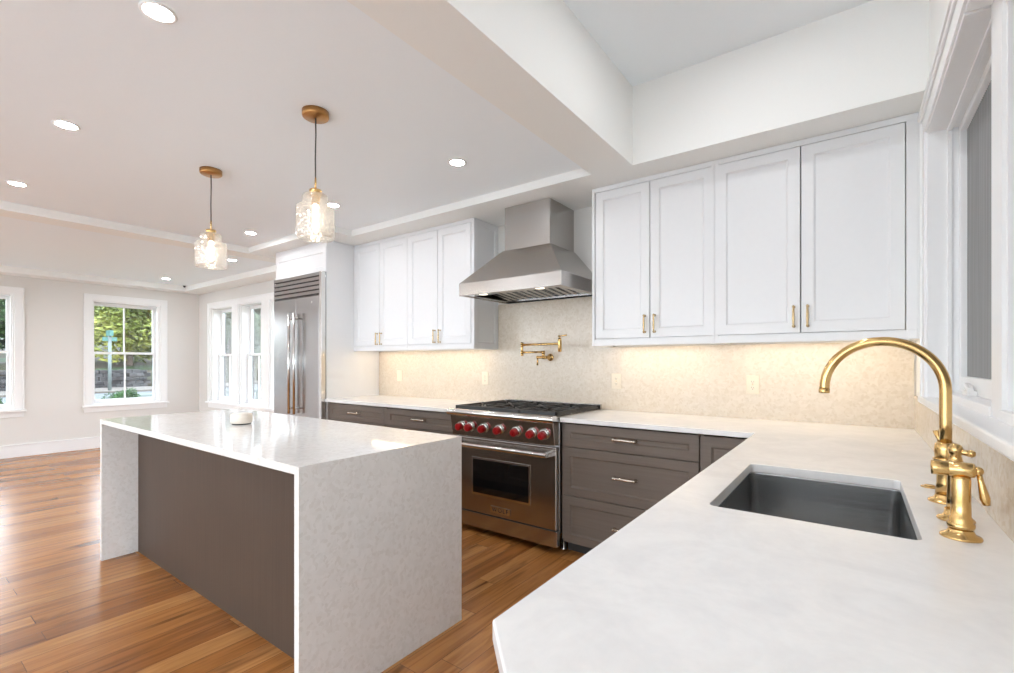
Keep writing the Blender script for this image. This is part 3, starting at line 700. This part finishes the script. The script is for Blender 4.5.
# cabinet above, and the tall end panel
r = thing('refrigerator_cabinet', (-4.79, 3.1, 2.2), 'white cabinet with one framed front above the refrigerator', 'cabinet')
obj('body', MB().box(-5.285, FX1-.001, 2.786, YT-.005, 2.199, ZS-.002), 'cab', r)
obj('door', MB().shaker('-y', 2.7605, -5.282, FX1-.004, 2.204, 2.452, rail=.05), 'cab', r)
obj('fascia', MB().box(-5.285, FX1-.001, 2.766, 2.785, 2.455, ZS-.002), 'cab', r)
tag(obj('end_panel', MB().box(-4.2945, -4.2925, 2.768, YT-.002, 0, .88).box(-4.2945, -4.2915, 2.764, YT-.002, .0, ZS-.002), 'cab'), 'tall white panel closing the right side of the refrigerator', 'panel')
tag(obj('end_panel', MB().box(-5.285, FX0-.002, 2.764, YT-.002, 0, 2.1975), 'cab'), 'tall white panel on the living room side of the refrigerator', 'panel')

# ------------------------------------------------------------------ range
RX0, RX1 = -2.512, -1.590
r = thing('gas_range', (-2.065, 3.0, 0), 'stainless steel professional gas range with seven red knobs', 'range')
b = MB(); b.box(RX0, RX1, 2.752, 3.40, .13, .905).box(RX0, RX1, 2.70, 2.7515, .885, .905)
obj('body', b, 'steelv', r, .002)
obj('cooktop', MB().box(RX0+.002, RX1-.002, 2.70, 3.40, .9055, .918), 'steel', r, .002)
obj('front_rail', MB().lathe([(.024, RX0-.006), (.0265, RX0-.004), (.0265, RX1+.010), (.024, RX1+.012)], (0, 2.664, .905), axis='x', n=28).box(RX0-.003, RX1+.009, 2.664, 2.70, .879, .929), 'steels', r, .001)
obj('back_guard', MB().box(RX0, RX1, 3.385, 3.408, .9185, .955), 'steel', r, .002)
pan = MB(); pan.hexa([(RX0+.004, 2.700, .728), (RX1-.004, 2.700, .728), (RX1-.004, 2.751, .728), (RX0+.004, 2.751, .728), (RX0+.004, 2.672, .886), (RX1-.004, 2.672, .886), (RX1-.004, 2.751, .886), (RX0+.004, 2.751, .886)])
obj('control_panel', pan, 'steels', r, .002)
slope = (2.700-2.672)/(.886-.728); nrm = Vector((0, -1, -slope)).normalized()
for kx in (-2.405, -2.315, -2.185, -2.045, -1.895, -1.765, -1.668):
    p = Vector((kx, 2.700-slope*(.802-.728), .802))
    bez = MB(); bez.tube([p, p+nrm*.010, p+nrm*.016], [.036, .036, .031], 28)
    bz = obj('bezel', bez, 'steels', r)
    kb = MB(); kb.tube([p+nrm*.016, p+nrm*.022, p+nrm*.046, p+nrm*.052, p+nrm*.053], [.024, .028, .0265, .023, .012], 28)
    ko = obj('knob', kb, 'red', r, label='round red knob')
    obj('pointer', MB().box(p.x-.004, p.x+.004, p.y+nrm.y*.058, p.y+nrm.y*.048, p.z-.021, p.z+.021), 'red', ko, .001)
# oven door
door = obj('oven_door', MB().box(RX0+.006, RX1-.004, 2.715, 2.7515, .165, .715), 'steel', r, .004)
obj('door_window_frame', MB().box(-2.325, -1.795, 2.711, 2.7145, .295, .575), 'steels', door, .001)
obj('door_window', MB().box(-2.310, -1.812, 2.7075, 2.7105, .312, .560), 'blackglass', door, .001)
hd = MB().lathe([(.015, -2.50), (.017, -2.498), (.017, -1.632), (.015, -1.63)], (0, 2.652, .668), axis='x', n=24)
for x in (-2.488, -1.642): hd.box(x-.013, x+.013, 2.652, 2.715, .653, .684)
obj('handle', hd, 'steels', door, .001, label='long tubular oven handle')
badge = obj('badge', MB().box(-2.145, -1.968, 2.710, 2.7145, .190, .236), 'steels', door, .001)
fc = bpy.data.curves.new('lettering', 'FONT'); fc.body = 'WOLF'; fc.size = .046; fc.extrude = .0008; fc.align_x = 'CENTER'; fc.align_y = 'CENTER'; fc.space_character = 1.25
fo = bpy.data.objects.new('lettering', fc); C.objects.link(fo); bpy.context.view_layer.update()
me = bpy.data.meshes.new_from_object(fo); bpy.data.objects.remove(fo); me.materials.append(M['black'])
me.transform(Matrix.Rotation(PI/2, 4, 'X')); lo_ = wloc(badge)
le = bpy.data.objects.new('lettering', me); C.objects.link(le); me.transform(Matrix.Translation(Vector((-2.0565, 2.7095, .213))-lo_)); le.parent = badge
obj('kick_panel', MB().box(RX0+.004, RX1+.004, 2.712, 2.751, .052, .158), 'steel', r, .003)
for lx, ly in ((-2.48, 2.84), (-1.606, 2.84), (-2.48, 3.34), (-1.615, 3.34)):
    obj('leg', MB().lathe([(.021, 0), (.021, .012), (.016, .016), (.016, .128)], (lx, ly, 0), n=20), 'steels', r)
# burners and grates
def grate(x0, x1):
    g = MB(); y0, y1 = 2.725, 3.375; z0, z1 = .934, .950; w = .010
    g.box(x0, x1, y0, y0+w*1.6, z0-.010, z1).box(x0, x1, y1-w*1.6, y1, z0-.010, z1).box(x0, x0+w, y0, y1, z0-.008, z1).box(x1-w, x1, y0, y1, z0-.008, z1)
    ym = (y0+y1)/2; g.box(x0, x1, ym-.006, ym+.006, z0, z1); xm_ = (x0+x1)/2
    for yc in ((y0+ym)/2, (ym+y1)/2):
        for a in range(8):
            t_ = a*PI/4; R1 = .032; ex = (x1-x0)/2; ey = (ym-y0)/2
            R2 = min(ex/max(abs(math.cos(t_)), 1e-3), ey/max(abs(math.sin(t_)), 1e-3))
            c_, s_ = math.cos(t_), math.sin(t_); nx_, ny_ = -s_*.005, c_*.005
            p = [(xm_+c_*R1+nx_, yc+s_*R1+ny_), (xm_+c_*R1-nx_, yc+s_*R1-ny_), (xm_+c_*R2-nx_, yc+s_*R2-ny_), (xm_+c_*R2+nx_, yc+s_*R2+ny_)]
            g.hexa([(*q, z0) for q in p]+[(*q, z1) for q in p])
    for px_ in (x0+.006, x1-.006):
        for py_ in (y0+.008, y1-.008): g.box(px_-.006, px_+.006, py_-.006, py_+.006, .9185, z0)
    return g
gw = (RX1-RX0-.02)/3
for k in range(3):
    x0 = RX0+.010+k*gw
    obj('grate', grate(x0+.001, x0+gw-.001), 'iron', r, .001)
    for yc in (2.89, 3.21):
        obj('burner', MB().lathe([(.055, .9185), (.052, .923), (.038, .925), (.038, .931), (.034, .934), (.0, .934)], (x0+gw/2, yc, 0), n=26), 'iron', r)

# ------------------------------------------------------------------ hood
r = thing('range_hood', (-2.06, 3.2, 1.8), 'pyramid-shaped stainless steel range hood with a square chimney', 'range hood')
hx0, hx1, hy0, hy1 = -2.535, -1.603, 2.80, YB-.001
cx0, cx1, cy0 = -2.262, -1.843, 3.044
z0, z1, z2 = 1.806, 1.905, 2.172
sk = MB(); t = .004
def q4(bm, a, b2, c, d2): bm.faces.new([bm.verts.new(p) for p in (a, b2, c, d2)])
B_ = [(hx0, hy0), (hx1, hy0), (hx1, hy1), (hx0, hy1)]; T_ = [(cx0-.012, cy0-.012), (cx1+.012, cy0-.012), (cx1+.012, hy1), (cx0-.012, hy1)]
loops = [[sk.bm.verts.new((*p, z)) for p in P_] for P_, z in (([(hx0+.02, hy0+.02), (hx1-.02, hy0+.02), (hx1-.02, hy1), (hx0+.02, hy1)], z0+.012), ([(hx0+.02, hy0+.02), (hx1-.02, hy0+.02), (hx1-.02, hy1), (hx0+.02, hy1)], z0), (B_, z0), (B_, z1), (T_, z2))]
for a, c in zip(loops, loops[1:]):
    for k in range(4): sk.bm.faces.new([a[k], a[(k+1)%4], c[(k+1)%4], c[k]])
sk.bm.faces.new(loops[-1]); bmesh.ops.recalc_face_normals(sk.bm, faces=sk.bm.faces[:])
obj('canopy', sk, 'steel', r, .003)
ch = MB().box(cx0, cx1, cy0, hy1, z2+.0005, ZS-.003); obj('chimney', ch, 'steel', r, .002)
# underside: light shelf in front, sloped baffle filters behind
obj('light_shelf', MB().box(hx0+.021, hx1-.021, hy0+.021, hy0+.10, z0+.006, z0+.012).box(hx0+.021, hx1-.021, hy1-.05, hy1-.002, z0+.02, z0+.026)
    .box(hx0+.021, hx0+.07, hy0+.101, hy1-.051, z0+.006, z0+.012).box(hx1-.07, hx1-.021, hy0+.101, hy1-.051, z0+.006, z0+.012), 'steel', r)
for x in (-2.33, -1.81):
    obj('hood_light', MB().lathe([(.033, z0+.002), (.033, z0+.0055)], (x, hy0+.055, 0), n=24), 'hoodlamp', r)
for k in range(3):
    a = hx0+.075+k*.262; c = a+.258; bf = MB()
    bf.hexa([(a, hy0+.102, z0+.075), (c, hy0+.102, z0+.075), (c, hy1-.052, z0+.028), (a, hy1-.052, z0+.028), (a, hy0+.102, z0+.079), (c, hy0+.102, z0+.079), (c, hy1-.052, z0+.032), (a, hy1-.052, z0+.032)])
    for j in range(4):
        u = a+.012+j*.062
        bf.hexa([(u, hy0+.115, z0+.058), (u+.032, hy0+.115, z0+.058), (u+.032, hy1-.07, z0+.014), (u, hy1-.07, z0+.014), (u, hy0+.115, z0+.066), (u+.032, hy0+.115, z0+.066), (u+.032, hy1-.07, z0+.022), (u, hy1-.07, z0+.022)])
    obj('baffle_filter', bf, 'steelv', r, .001)
obj('filter_cavity', MB().box(hx0+.071, hx1-.071, hy0+.101, hy1-.051, z0+.085, z0+.089), 'black', r)

# ------------------------------------------------------------------ pot filler
r = thing('pot_filler', (-2.061, YT, 1.324), 'folding brass pot filler tap on the backsplash above the range', 'pot filler')
fxp, fz = -2.058, 1.322
obj('flange', MB().lathe([(.030, -.001), (.030, -.008), (.026, -.012), (.014, -.013), (.013, -.05), (.013, -.11)], (fxp, YT, fz), axis='y', n=28), 'brass', r)
yv = 3.30
bd = MB(); bd.tube([(fxp, yv+.03, fz), (fxp, yv, fz)], .016, 20).tube([(fxp, yv, fz-.014), (fxp, yv, fz+.055)], .0125, 20).tube([(fxp, yv, fz+.028), (fxp, yv, fz+.055)], .015, 20)
bd.tube([(fxp, yv, fz), (fxp-.045, yv-.02, fz)], [.0115, .0115], 18)
obj('valve_body', bd, 'brass', r)
obj('valve_lever', MB().sphere((fxp-.042, yv-.02, fz), .014, 14).tube([(fxp-.042, yv-.02, fz-.006), (fxp-.042, yv-.022, fz-.03), (fxp-.042, yv-.024, fz-.066)], [.006, .006, .009], 14), 'brass', r)
ex, ey = -2.215, 3.22
obj('lower_arm', MB().tube([(fxp, yv, fz+.045), (ex, ey, fz+.040)], .0085, 16), 'brass', r)
j = MB().tube([(ex, ey, 1.335), (ex, ey, 1.447)], .0095, 18)
for z in (1.343, 1.362, 1.418, 1.437): j.tube([(ex, ey, z-.009), (ex, ey, z+.009)], .0125, 18)
obj('elbow_joint', j, 'brass', r)
tx, ty = -1.835, 3.18
obj('upper_arm', MB().tube([(ex, ey, 1.425), (tx, ty, 1.425)], .0095, 18), 'brass', r)
obj('spout', MB().tube([(tx, ty, 1.362), (tx, ty, 1.366), (tx, ty, 1.455), (tx, ty, 1.470)], [.012, .015, .015, .011], 22), 'brass', r)
obj('spout_lever', MB().tube([(tx, ty, 1.468), (tx, ty, 1.482)], .006, 12).tube([(tx-.012, ty, 1.484), (tx+.02, ty, 1.486), (tx+.06, ty, 1.490)], [.007, .005, .007], 12), 'brass', r)

# ------------------------------------------------------------------ wall plates
def outlet(x, z, label, w=.078, h=.118, duplex=True):
    r = thing('wall_outlet' if duplex else 'light_switch', (x, YT, z), label, 'outlet' if duplex else 'switch', None)
    obj('cover_plate', MB().box(x-w/2, x+w/2, YT-.006, YT-.0003, z-h/2, z+h/2), 'ivory', r, .002)
    if duplex:
        for k in (-1, 1):
            zc = z+k*.0195
            o = obj('socket', MB().lathe([(.0165, -.0075), (.0165, -.006)], (x, YT, zc), axis='y', n=24), 'ivory', r)
            sl = MB(); sl.box(x-.0075, x-.0055, YT-.0082, YT-.0076, zc-.004, zc+.006).box(x+.0055, x+.0075, YT-.0082, YT-.0076, zc-.004, zc+.004).box(x-.002, x+.002, YT-.0082, YT-.0076, zc-.011, zc-.007)
            obj('slots', sl, 'black', o)
        obj('screw', MB().lathe([(.003, -.0072), (.003, -.006)], (x, YT, z), axis='y', n=12), 'antique', r)
    else:
        obj('rocker', MB().hexa([(x-.016, YT-.010, z-.033), (x+.016, YT-.010, z-.033), (x+.016, YT-.006, z-.033), (x-.016, YT-.006, z-.033), (x-.016, YT-.007, z+.033), (x+.016, YT-.007, z+.033), (x+.016, YT-.006, z+.033), (x-.016, YT-.006, z+.033)]), 'ivory', r, .001)
outlet(-1.472, 1.138, 'ivory double outlet on the backsplash just right of the range')
outlet(-.534, 1.137, 'ivory double outlet on the backsplash facing the sink, nearest the corner')
outlet(-2.762, 1.134, 'ivory double outlet on the backsplash just left of the range')
outlet(-3.945, 1.138, 'ivory rocker switch on the backsplash beside the refrigerator panel', duplex=False)

# ------------------------------------------------------------------ pendants
def pendant():
    r = thing('pendant_lamp', (-2.251, 1.386, ZC), 'larger-looking crackled glass pendant with brass cap, nearer the camera over the island', 'pendant lamp', 'pendant lamps over the island')
    x, y = -2.251, 1.386
    obj('ceiling_canopy', MB().lathe([(.0, ZC-.034), (.058, ZC-.034), (.064, ZC-.030), (.066, ZC-.024), (.066, ZC-.0005)], (x, y, 0), n=40), 'copper', r)
    obj('cord', MB().tube([(x, y, ZC-.034), (x+.003, y, 2.46), (x-.002, y, 2.34), (x, y, 2.235)], .0034, 10), 'cord', r)
    obj('stem', MB().tube([(x, y, 2.238), (x, y, 2.172)], [.0045, .0055], 14), 'brass', r)
    obj('cap', MB().lathe([(.0, 2.176), (.029, 2.175), (.031, 2.171), (.031, 2.146), (.020, 2.144), (.020, 2.10), (.0, 2.10)], (x, y, 0), n=32), 'brass', r)
    prof = [(.028, 2.148), (.050, 2.147), (.058, 2.143), (.060, 2.136), (.060, 2.098), (.064, 2.092), (.082, 2.088), (.089, 2.083), (.091, 2.074), (.091, 1.936), (.089, 1.929), (.084, 1.925)]
    g = MB().lathe(prof, (x, y, 0), n=56, closed=False)
    sh = obj('glass_shade', g, 'shade', r, label='crackled clear glass')
    sd = sh.modifiers.new('glass', 'SOLIDIFY'); sd.thickness = .0035; sd.offset = -1
    obj('bulb', MB().lathe([(.0, 1.965), (.009, 1.968), (.014, 1.982), (.015, 2.06), (.012, 2.085), (.011, 2.099)], (x, y, 0), n=24), 'bulb', r)
    return r
p = pendant()
q = copy_tree(p); q.location = (-3.502, 1.388, ZC); q['label'] = 'crackled glass pendant with brass cap over the far end of the island'

# ------------------------------------------------------------------ recessed lights
def downlight(x, y, z, label):
    r = thing('recessed_light', (x, y, z), label, 'ceiling light', 'round recessed ceiling lights')
    obj('trim_ring', MB().lathe([(.043, -.0005), (.057, -.0005), (.059, -.003), (.055, -.006), (.044, -.005), (.043, -.0005)], (x, y, z), n=40, closed=False), 'white', r)
    obj('lens', MB().lathe([(.0, -.0035), (.043, -.0035)], (x, y, z), n=32, closed=False), 'lens', r)
    return r
d0 = downlight(-2.076, .645, ZC, 'recessed ceiling light nearest the camera, at the top edge of the photo')
for (x, y, z, lab) in ((-3.471, .655, ZC, 'middle of the three recessed lights on the near side of the pendants'), (-4.90, .658, ZC, 'recessed light of the near row closest to the living room beam'),
    (-4.888, 2.30, ZC, 'recessed light in front of the refrigerator, beside the far pendant'), (-3.471, 2.295, ZC, 'recessed light half hidden behind the near glass pendant'), (-2.077, 2.28, ZC, 'recessed light in front of the range hood'),
    (-8.25, 2.66, ZLV, 'small-looking recessed light far in the living room ceiling near its corner'), (-6.105, 2.653, ZLV, 'recessed light just beyond the living room beam'),
    (-7.90, .2, ZLV, 'recessed living room light outside the left edge'), (-6.4, .2, ZLV, 'recessed living room light beyond the beam, out of view'),  # lamps labelled as added are unseen, put in to brighten the room
    (-7.9, -1.9, ZLV, 'rear recessed living room light'), (-6.4, -1.9, ZLV, 'rear recessed living room light by the beam'),
    (-4.90, -1.2, ZC, 'rear kitchen recessed light by the beam'), (-3.47, -1.2, ZC, 'rear middle kitchen recessed light'), (-2.076, -1.2, ZC, 'rear kitchen recessed light near the high bay'),
    (-.43, 2.05, ZH, 'recessed light in the raised ceiling above the sink side'), (-.43, .5, ZH, 'recessed light in the raised ceiling above the camera'), (-.43, -1.2, ZH, 'rear recessed light in the raised ceiling')):
    c = copy_tree(d0); c.location = (x, y, z); c['label'] = lab
tag(obj('ceiling_sensor', MB().lathe([(.0, -.03), (.012, -.028), (.016, -.012), (.024, -.002), (.024, 0)], (-8.79, 3.09, ZLV), n=18), 'siding'), 'tiny grey sensor in the corner of the living room ceiling', 'sensor')

# ------------------------------------------------------------------ outside
GZ = -.6
def hill(x, y):
    d = max(0, -x-41.5); e = max(0, y-14); f = max(0, -x-16)
    return GZ+.12*min(d, 60)+(.95 if d > 0 else 0)*min(1, d/.4)+(.05*min(e, 60))*min(1, f/10)
def grid(name, x0, x1, y0, y1, n, m, fn, mat):
    mb = MB(); V = [[mb.bm.verts.new((x0+(x1-x0)*i/n, y0+(y1-y0)*j/m, fn(x0+(x1-x0)*i/n, y0+(y1-y0)*j/m))) for j in range(m+1)] for i in range(n+1)]
    for i in range(n):
        for j in range(m): mb.bm.faces.new([V[i][j], V[i+1][j], V[i+1][j+1], V[i][j+1]]).smooth = True
    return struct(name, mb, mat)
grid('ground', -110, 30, -60, 90, 280, 150, hill, 'green')
mb = MB()
for k in range(60):
    y0 = -60+k*2.5
    a = [(-35.5, y0), (-18, y0), (-18, y0+2.5), (-35.5, y0+2.5)]
    mb.bm.faces.new([mb.bm.verts.new((x, y, hill(x, y)+.05)) for x, y in a])
struct('trim_6', mb, 'asphalt')
M['shrubby'] = leaf_mat('shrub_leaves', (.01, .04, .008), (.03, .10, .02), (.07, .16, .04))
M['patio'] = plain('pale_patio', (.8, .8, .8), .9)
struct('patio', MB().box(XL-2, 6, -14, YF-WT-.02, GZ-.1, -.05).box(XR+WT+.02, 9, YF-WT-.02, 6, GZ-.1, -.05), 'patio')  # pale slab added out of view to bounce sky light indoors
mb = MB()
for k in range(60):
    y0 = -60+k*2.5; zz = hill(-38, y0)
    mb.box(-40.6, -35.5, y0, y0+2.5, zz-.4, zz+.16)
struct('trim_7', mb, 'curb')
# stone wall on the far side of the road
wl = MB(); random.seed(3)
for k in range(40):
    y0 = -24+k*.9
    for row in range(5):
        for h_ in (0, .45):
            wl.box(-41.6+random.uniform(-.06, .06), -40.7+random.uniform(-.12, .12), y0+h_+.22*(row%2)+random.uniform(-.05, .05), y0+h_+.45+.22*(row%2), GZ+.1+row*.25, GZ+.1+(row+1)*.25+random.uniform(-.03, .04))
tag(obj('stone_wall', wl, 'stone', None, .04), 'low grey fieldstone wall across the road outside the left windows', 'wall')
grid('lawn', -70, -41.4, -30, 26, 60, 50, lambda x, y: hill(x, y)+.10+.15*math.sin(x*.7+y*.4), 'lawn')
# trees
def crown_mesh(seed, n, R, mat):
    rnd = random.Random(seed); mb = MB()
    cl = []
    for _ in range(36):
        th = rnd.uniform(0, 2*PI); u = rnd.uniform(-.95, 1); rr = rnd.uniform(.35, .85)
        cl.append(Vector((math.cos(th)*math.sqrt(1-u*u*.9)*rr, math.sin(th)*math.sqrt(1-u*u*.9)*rr, u*rr*.9)))
    for _ in range(n):
        c = rnd.choice(cl); v = Vector((rnd.gauss(0, 1), rnd.gauss(0, 1), rnd.gauss(0, 1))).normalized()*rnd.uniform(.22, .36)
        p = (c+v)*R; s_ = R*rnd.uniform(.035, .06)
        a = Vector((rnd.gauss(0, 1), rnd.gauss(0, 1), rnd.gauss(0, .6))).normalized(); b_ = a.orthogonal().normalized()
        mb.bm.faces.new([mb.bm.verts.new(q) for q in (p-a*s_, p-b_*s_*.6, p+a*s_, p+b_*s_*.6)])
    me = bpy.data.meshes.new('crown'); mb.bm.to_mesh(me); mb.bm.free(); me.materials.append(M[mat]); return me
crY = crown_mesh(1, 13000, 1.0, 'leafy'); crD = crown_mesh(2, 11000, 1.0, 'leafd'); crS = crown_mesh(5, 5000, 1.0, 'shrubby')
def tree(x, y, R, zc, me, label, cat='tree', name='leafy_tree'):
    z = hill(x, y); r = thing(name, (x, y, z), label, cat, 'trees across the road')
    t_ = MB().tube([(x, y, z-.3), (x+.1, y, (z+zc)/2), (x, y+.1, zc)], [R*.07, R*.05, R*.03], 10)
    obj('trunk', t_, 'bark', r)
    c = bpy.data.objects.new('crown', me); C.objects.link(c); c.parent = r; c.location = (0, 0, zc-z); c.scale = (R, R, R*.85); c.rotation_euler = (0, 0, random.uniform(0, 6))
random.seed(11)
for (x, y, R, zc, me, lab) in (
    (-47, 12.6, 4.2, 4.6, crY, 'yellow-green tree filling the middle living room window'),
    (-47, 4.6, 3.6, 4.4, crD, 'dark green tree seen in the partly cropped left window'),
    (-56, 16.4, 3.2, 6.9, crD, 'taller dark tree behind the yellow-green one, to its right'),
    (-55, 8.2, 3.7, 6.6, crY, 'taller yellow-green tree behind the first, to its left'),
    (-66, 22, 4.6, 9.6, crD, 'dark tree high on the bank behind the middle window'),
    (-66, 12, 4.6, 9.6, crD, 'dark tree highest behind the yellow-green crowns'),
    (-50.5, 21.6, 3.4, 4.4, crD, 'dark tree nearest the road, seen through the back windows'),
    (-58, 25.6, 3.6, 5.8, crD, 'dark tree up the bank, seen through the first back window'),
    (-58, 33.4, 4.0, 7.0, crD, 'dark tree on the green bank, seen through the second back window'),
    (-72, 36, 5.0, 10, crD, 'large dark tree on the hilltop seen through the back windows'),
    (-47, -3.2, 3.6, 4.8, crY, 'yellow-green tree left of the windows')):
    tree(x, y, R, zc, me, lab)
def shrub(x, y, R, z, label):
    r = thing('shrub', (x, y, GZ), label, 'shrub', 'green shrubs close to the house')
    obj('stem', MB().tube([(x, y, GZ-.05), (x, y, z-.1)], [.04, .02], 8), 'bark', r)
    c = bpy.data.objects.new('foliage', crS); C.objects.link(c); c.parent = r; c.location = (0, 0, z-GZ); c.scale = (R, R, R)
shrub(-13.2, 3.42, .40, .34, 'round green shrub below the middle of the living room window')
shrub(-13.0, 1.2, .5, .25, 'round green shrub below the partly cropped left window')
shrub(-11.9, 5.6, .5, -.05, 'green shrub below the second back window')
shrub(-12.9, 5.2, .5, .0, 'green shrub below the first back window')
# street sign post
px_, py_ = -36.5, 8.85; zg = GZ+.16
r = thing('sign_post', (px_, py_, zg), 'pale teal street sign post standing at the far kerb', 'sign post')
obj('pole', MB().tube([(px_, py_, zg), (px_, py_, 2.9)], .09, 12), 'fence', r)
obj('sign_blade', MB().box(px_-.03, px_+.03, py_-.35, py_+.35, 2.55, 2.80), 'teal', r, .01)
obj('sign_blade', MB().box(px_-.35, px_+.35, py_-.1, py_+.1, 2.86, 3.2), 'teal', r, .01)
# house on the hill and white rail seen through the back windows
hx_, hy_ = -80, 46; zb_ = hill(hx_, hy_)
r = thing('house', (hx_, hy_, zb_), 'grey-sided house on the bank across the road', 'house')
obj('wall', MB().box(hx_-4, hx_+4, hy_-3.5, hy_+3.5, zb_-1, zb_+4.5), 'siding', r)
rf = MB(); v = [rf.bm.verts.new(p) for p in ((hx_-4.5, hy_-4, zb_+4.5), (hx_+4.5, hy_-4, zb_+4.5), (hx_+4.5, hy_+4, zb_+4.5), (hx_-4.5, hy_+4, zb_+4.5), (hx_-4.5, hy_, zb_+7), (hx_+4.5, hy_, zb_+7))]
for f in ((0,1,5,4), (2,3,4,5), (1,2,5), (3,0,4), (3,2,1,0)): rf.bm.faces.new([v[i] for i in f])
obj('roof', rf, 'stone', r)
for dy in (-2, 0, 2): obj('window', MB().box(hx_+4.0, hx_+4.06, hy_+dy-.5, hy_+dy+.5, zb_+1.6, zb_+3.2), 'fence', r)
fr = MB(); fx0 = -17.0
for k in range(40): fr.box(fx0-.04, fx0+.04, 4+k*.35, 4.05+k*.35, GZ, .25)
fr.box(fx0-.05, fx0+.05, 4, 18, .22, .32).box(fx0-.03, fx0+.03, 4, 18, -.35, -.28)
tag(obj('picket_rail', fr, 'fence'), 'low white railing beside the road outside the back windows', 'railing')
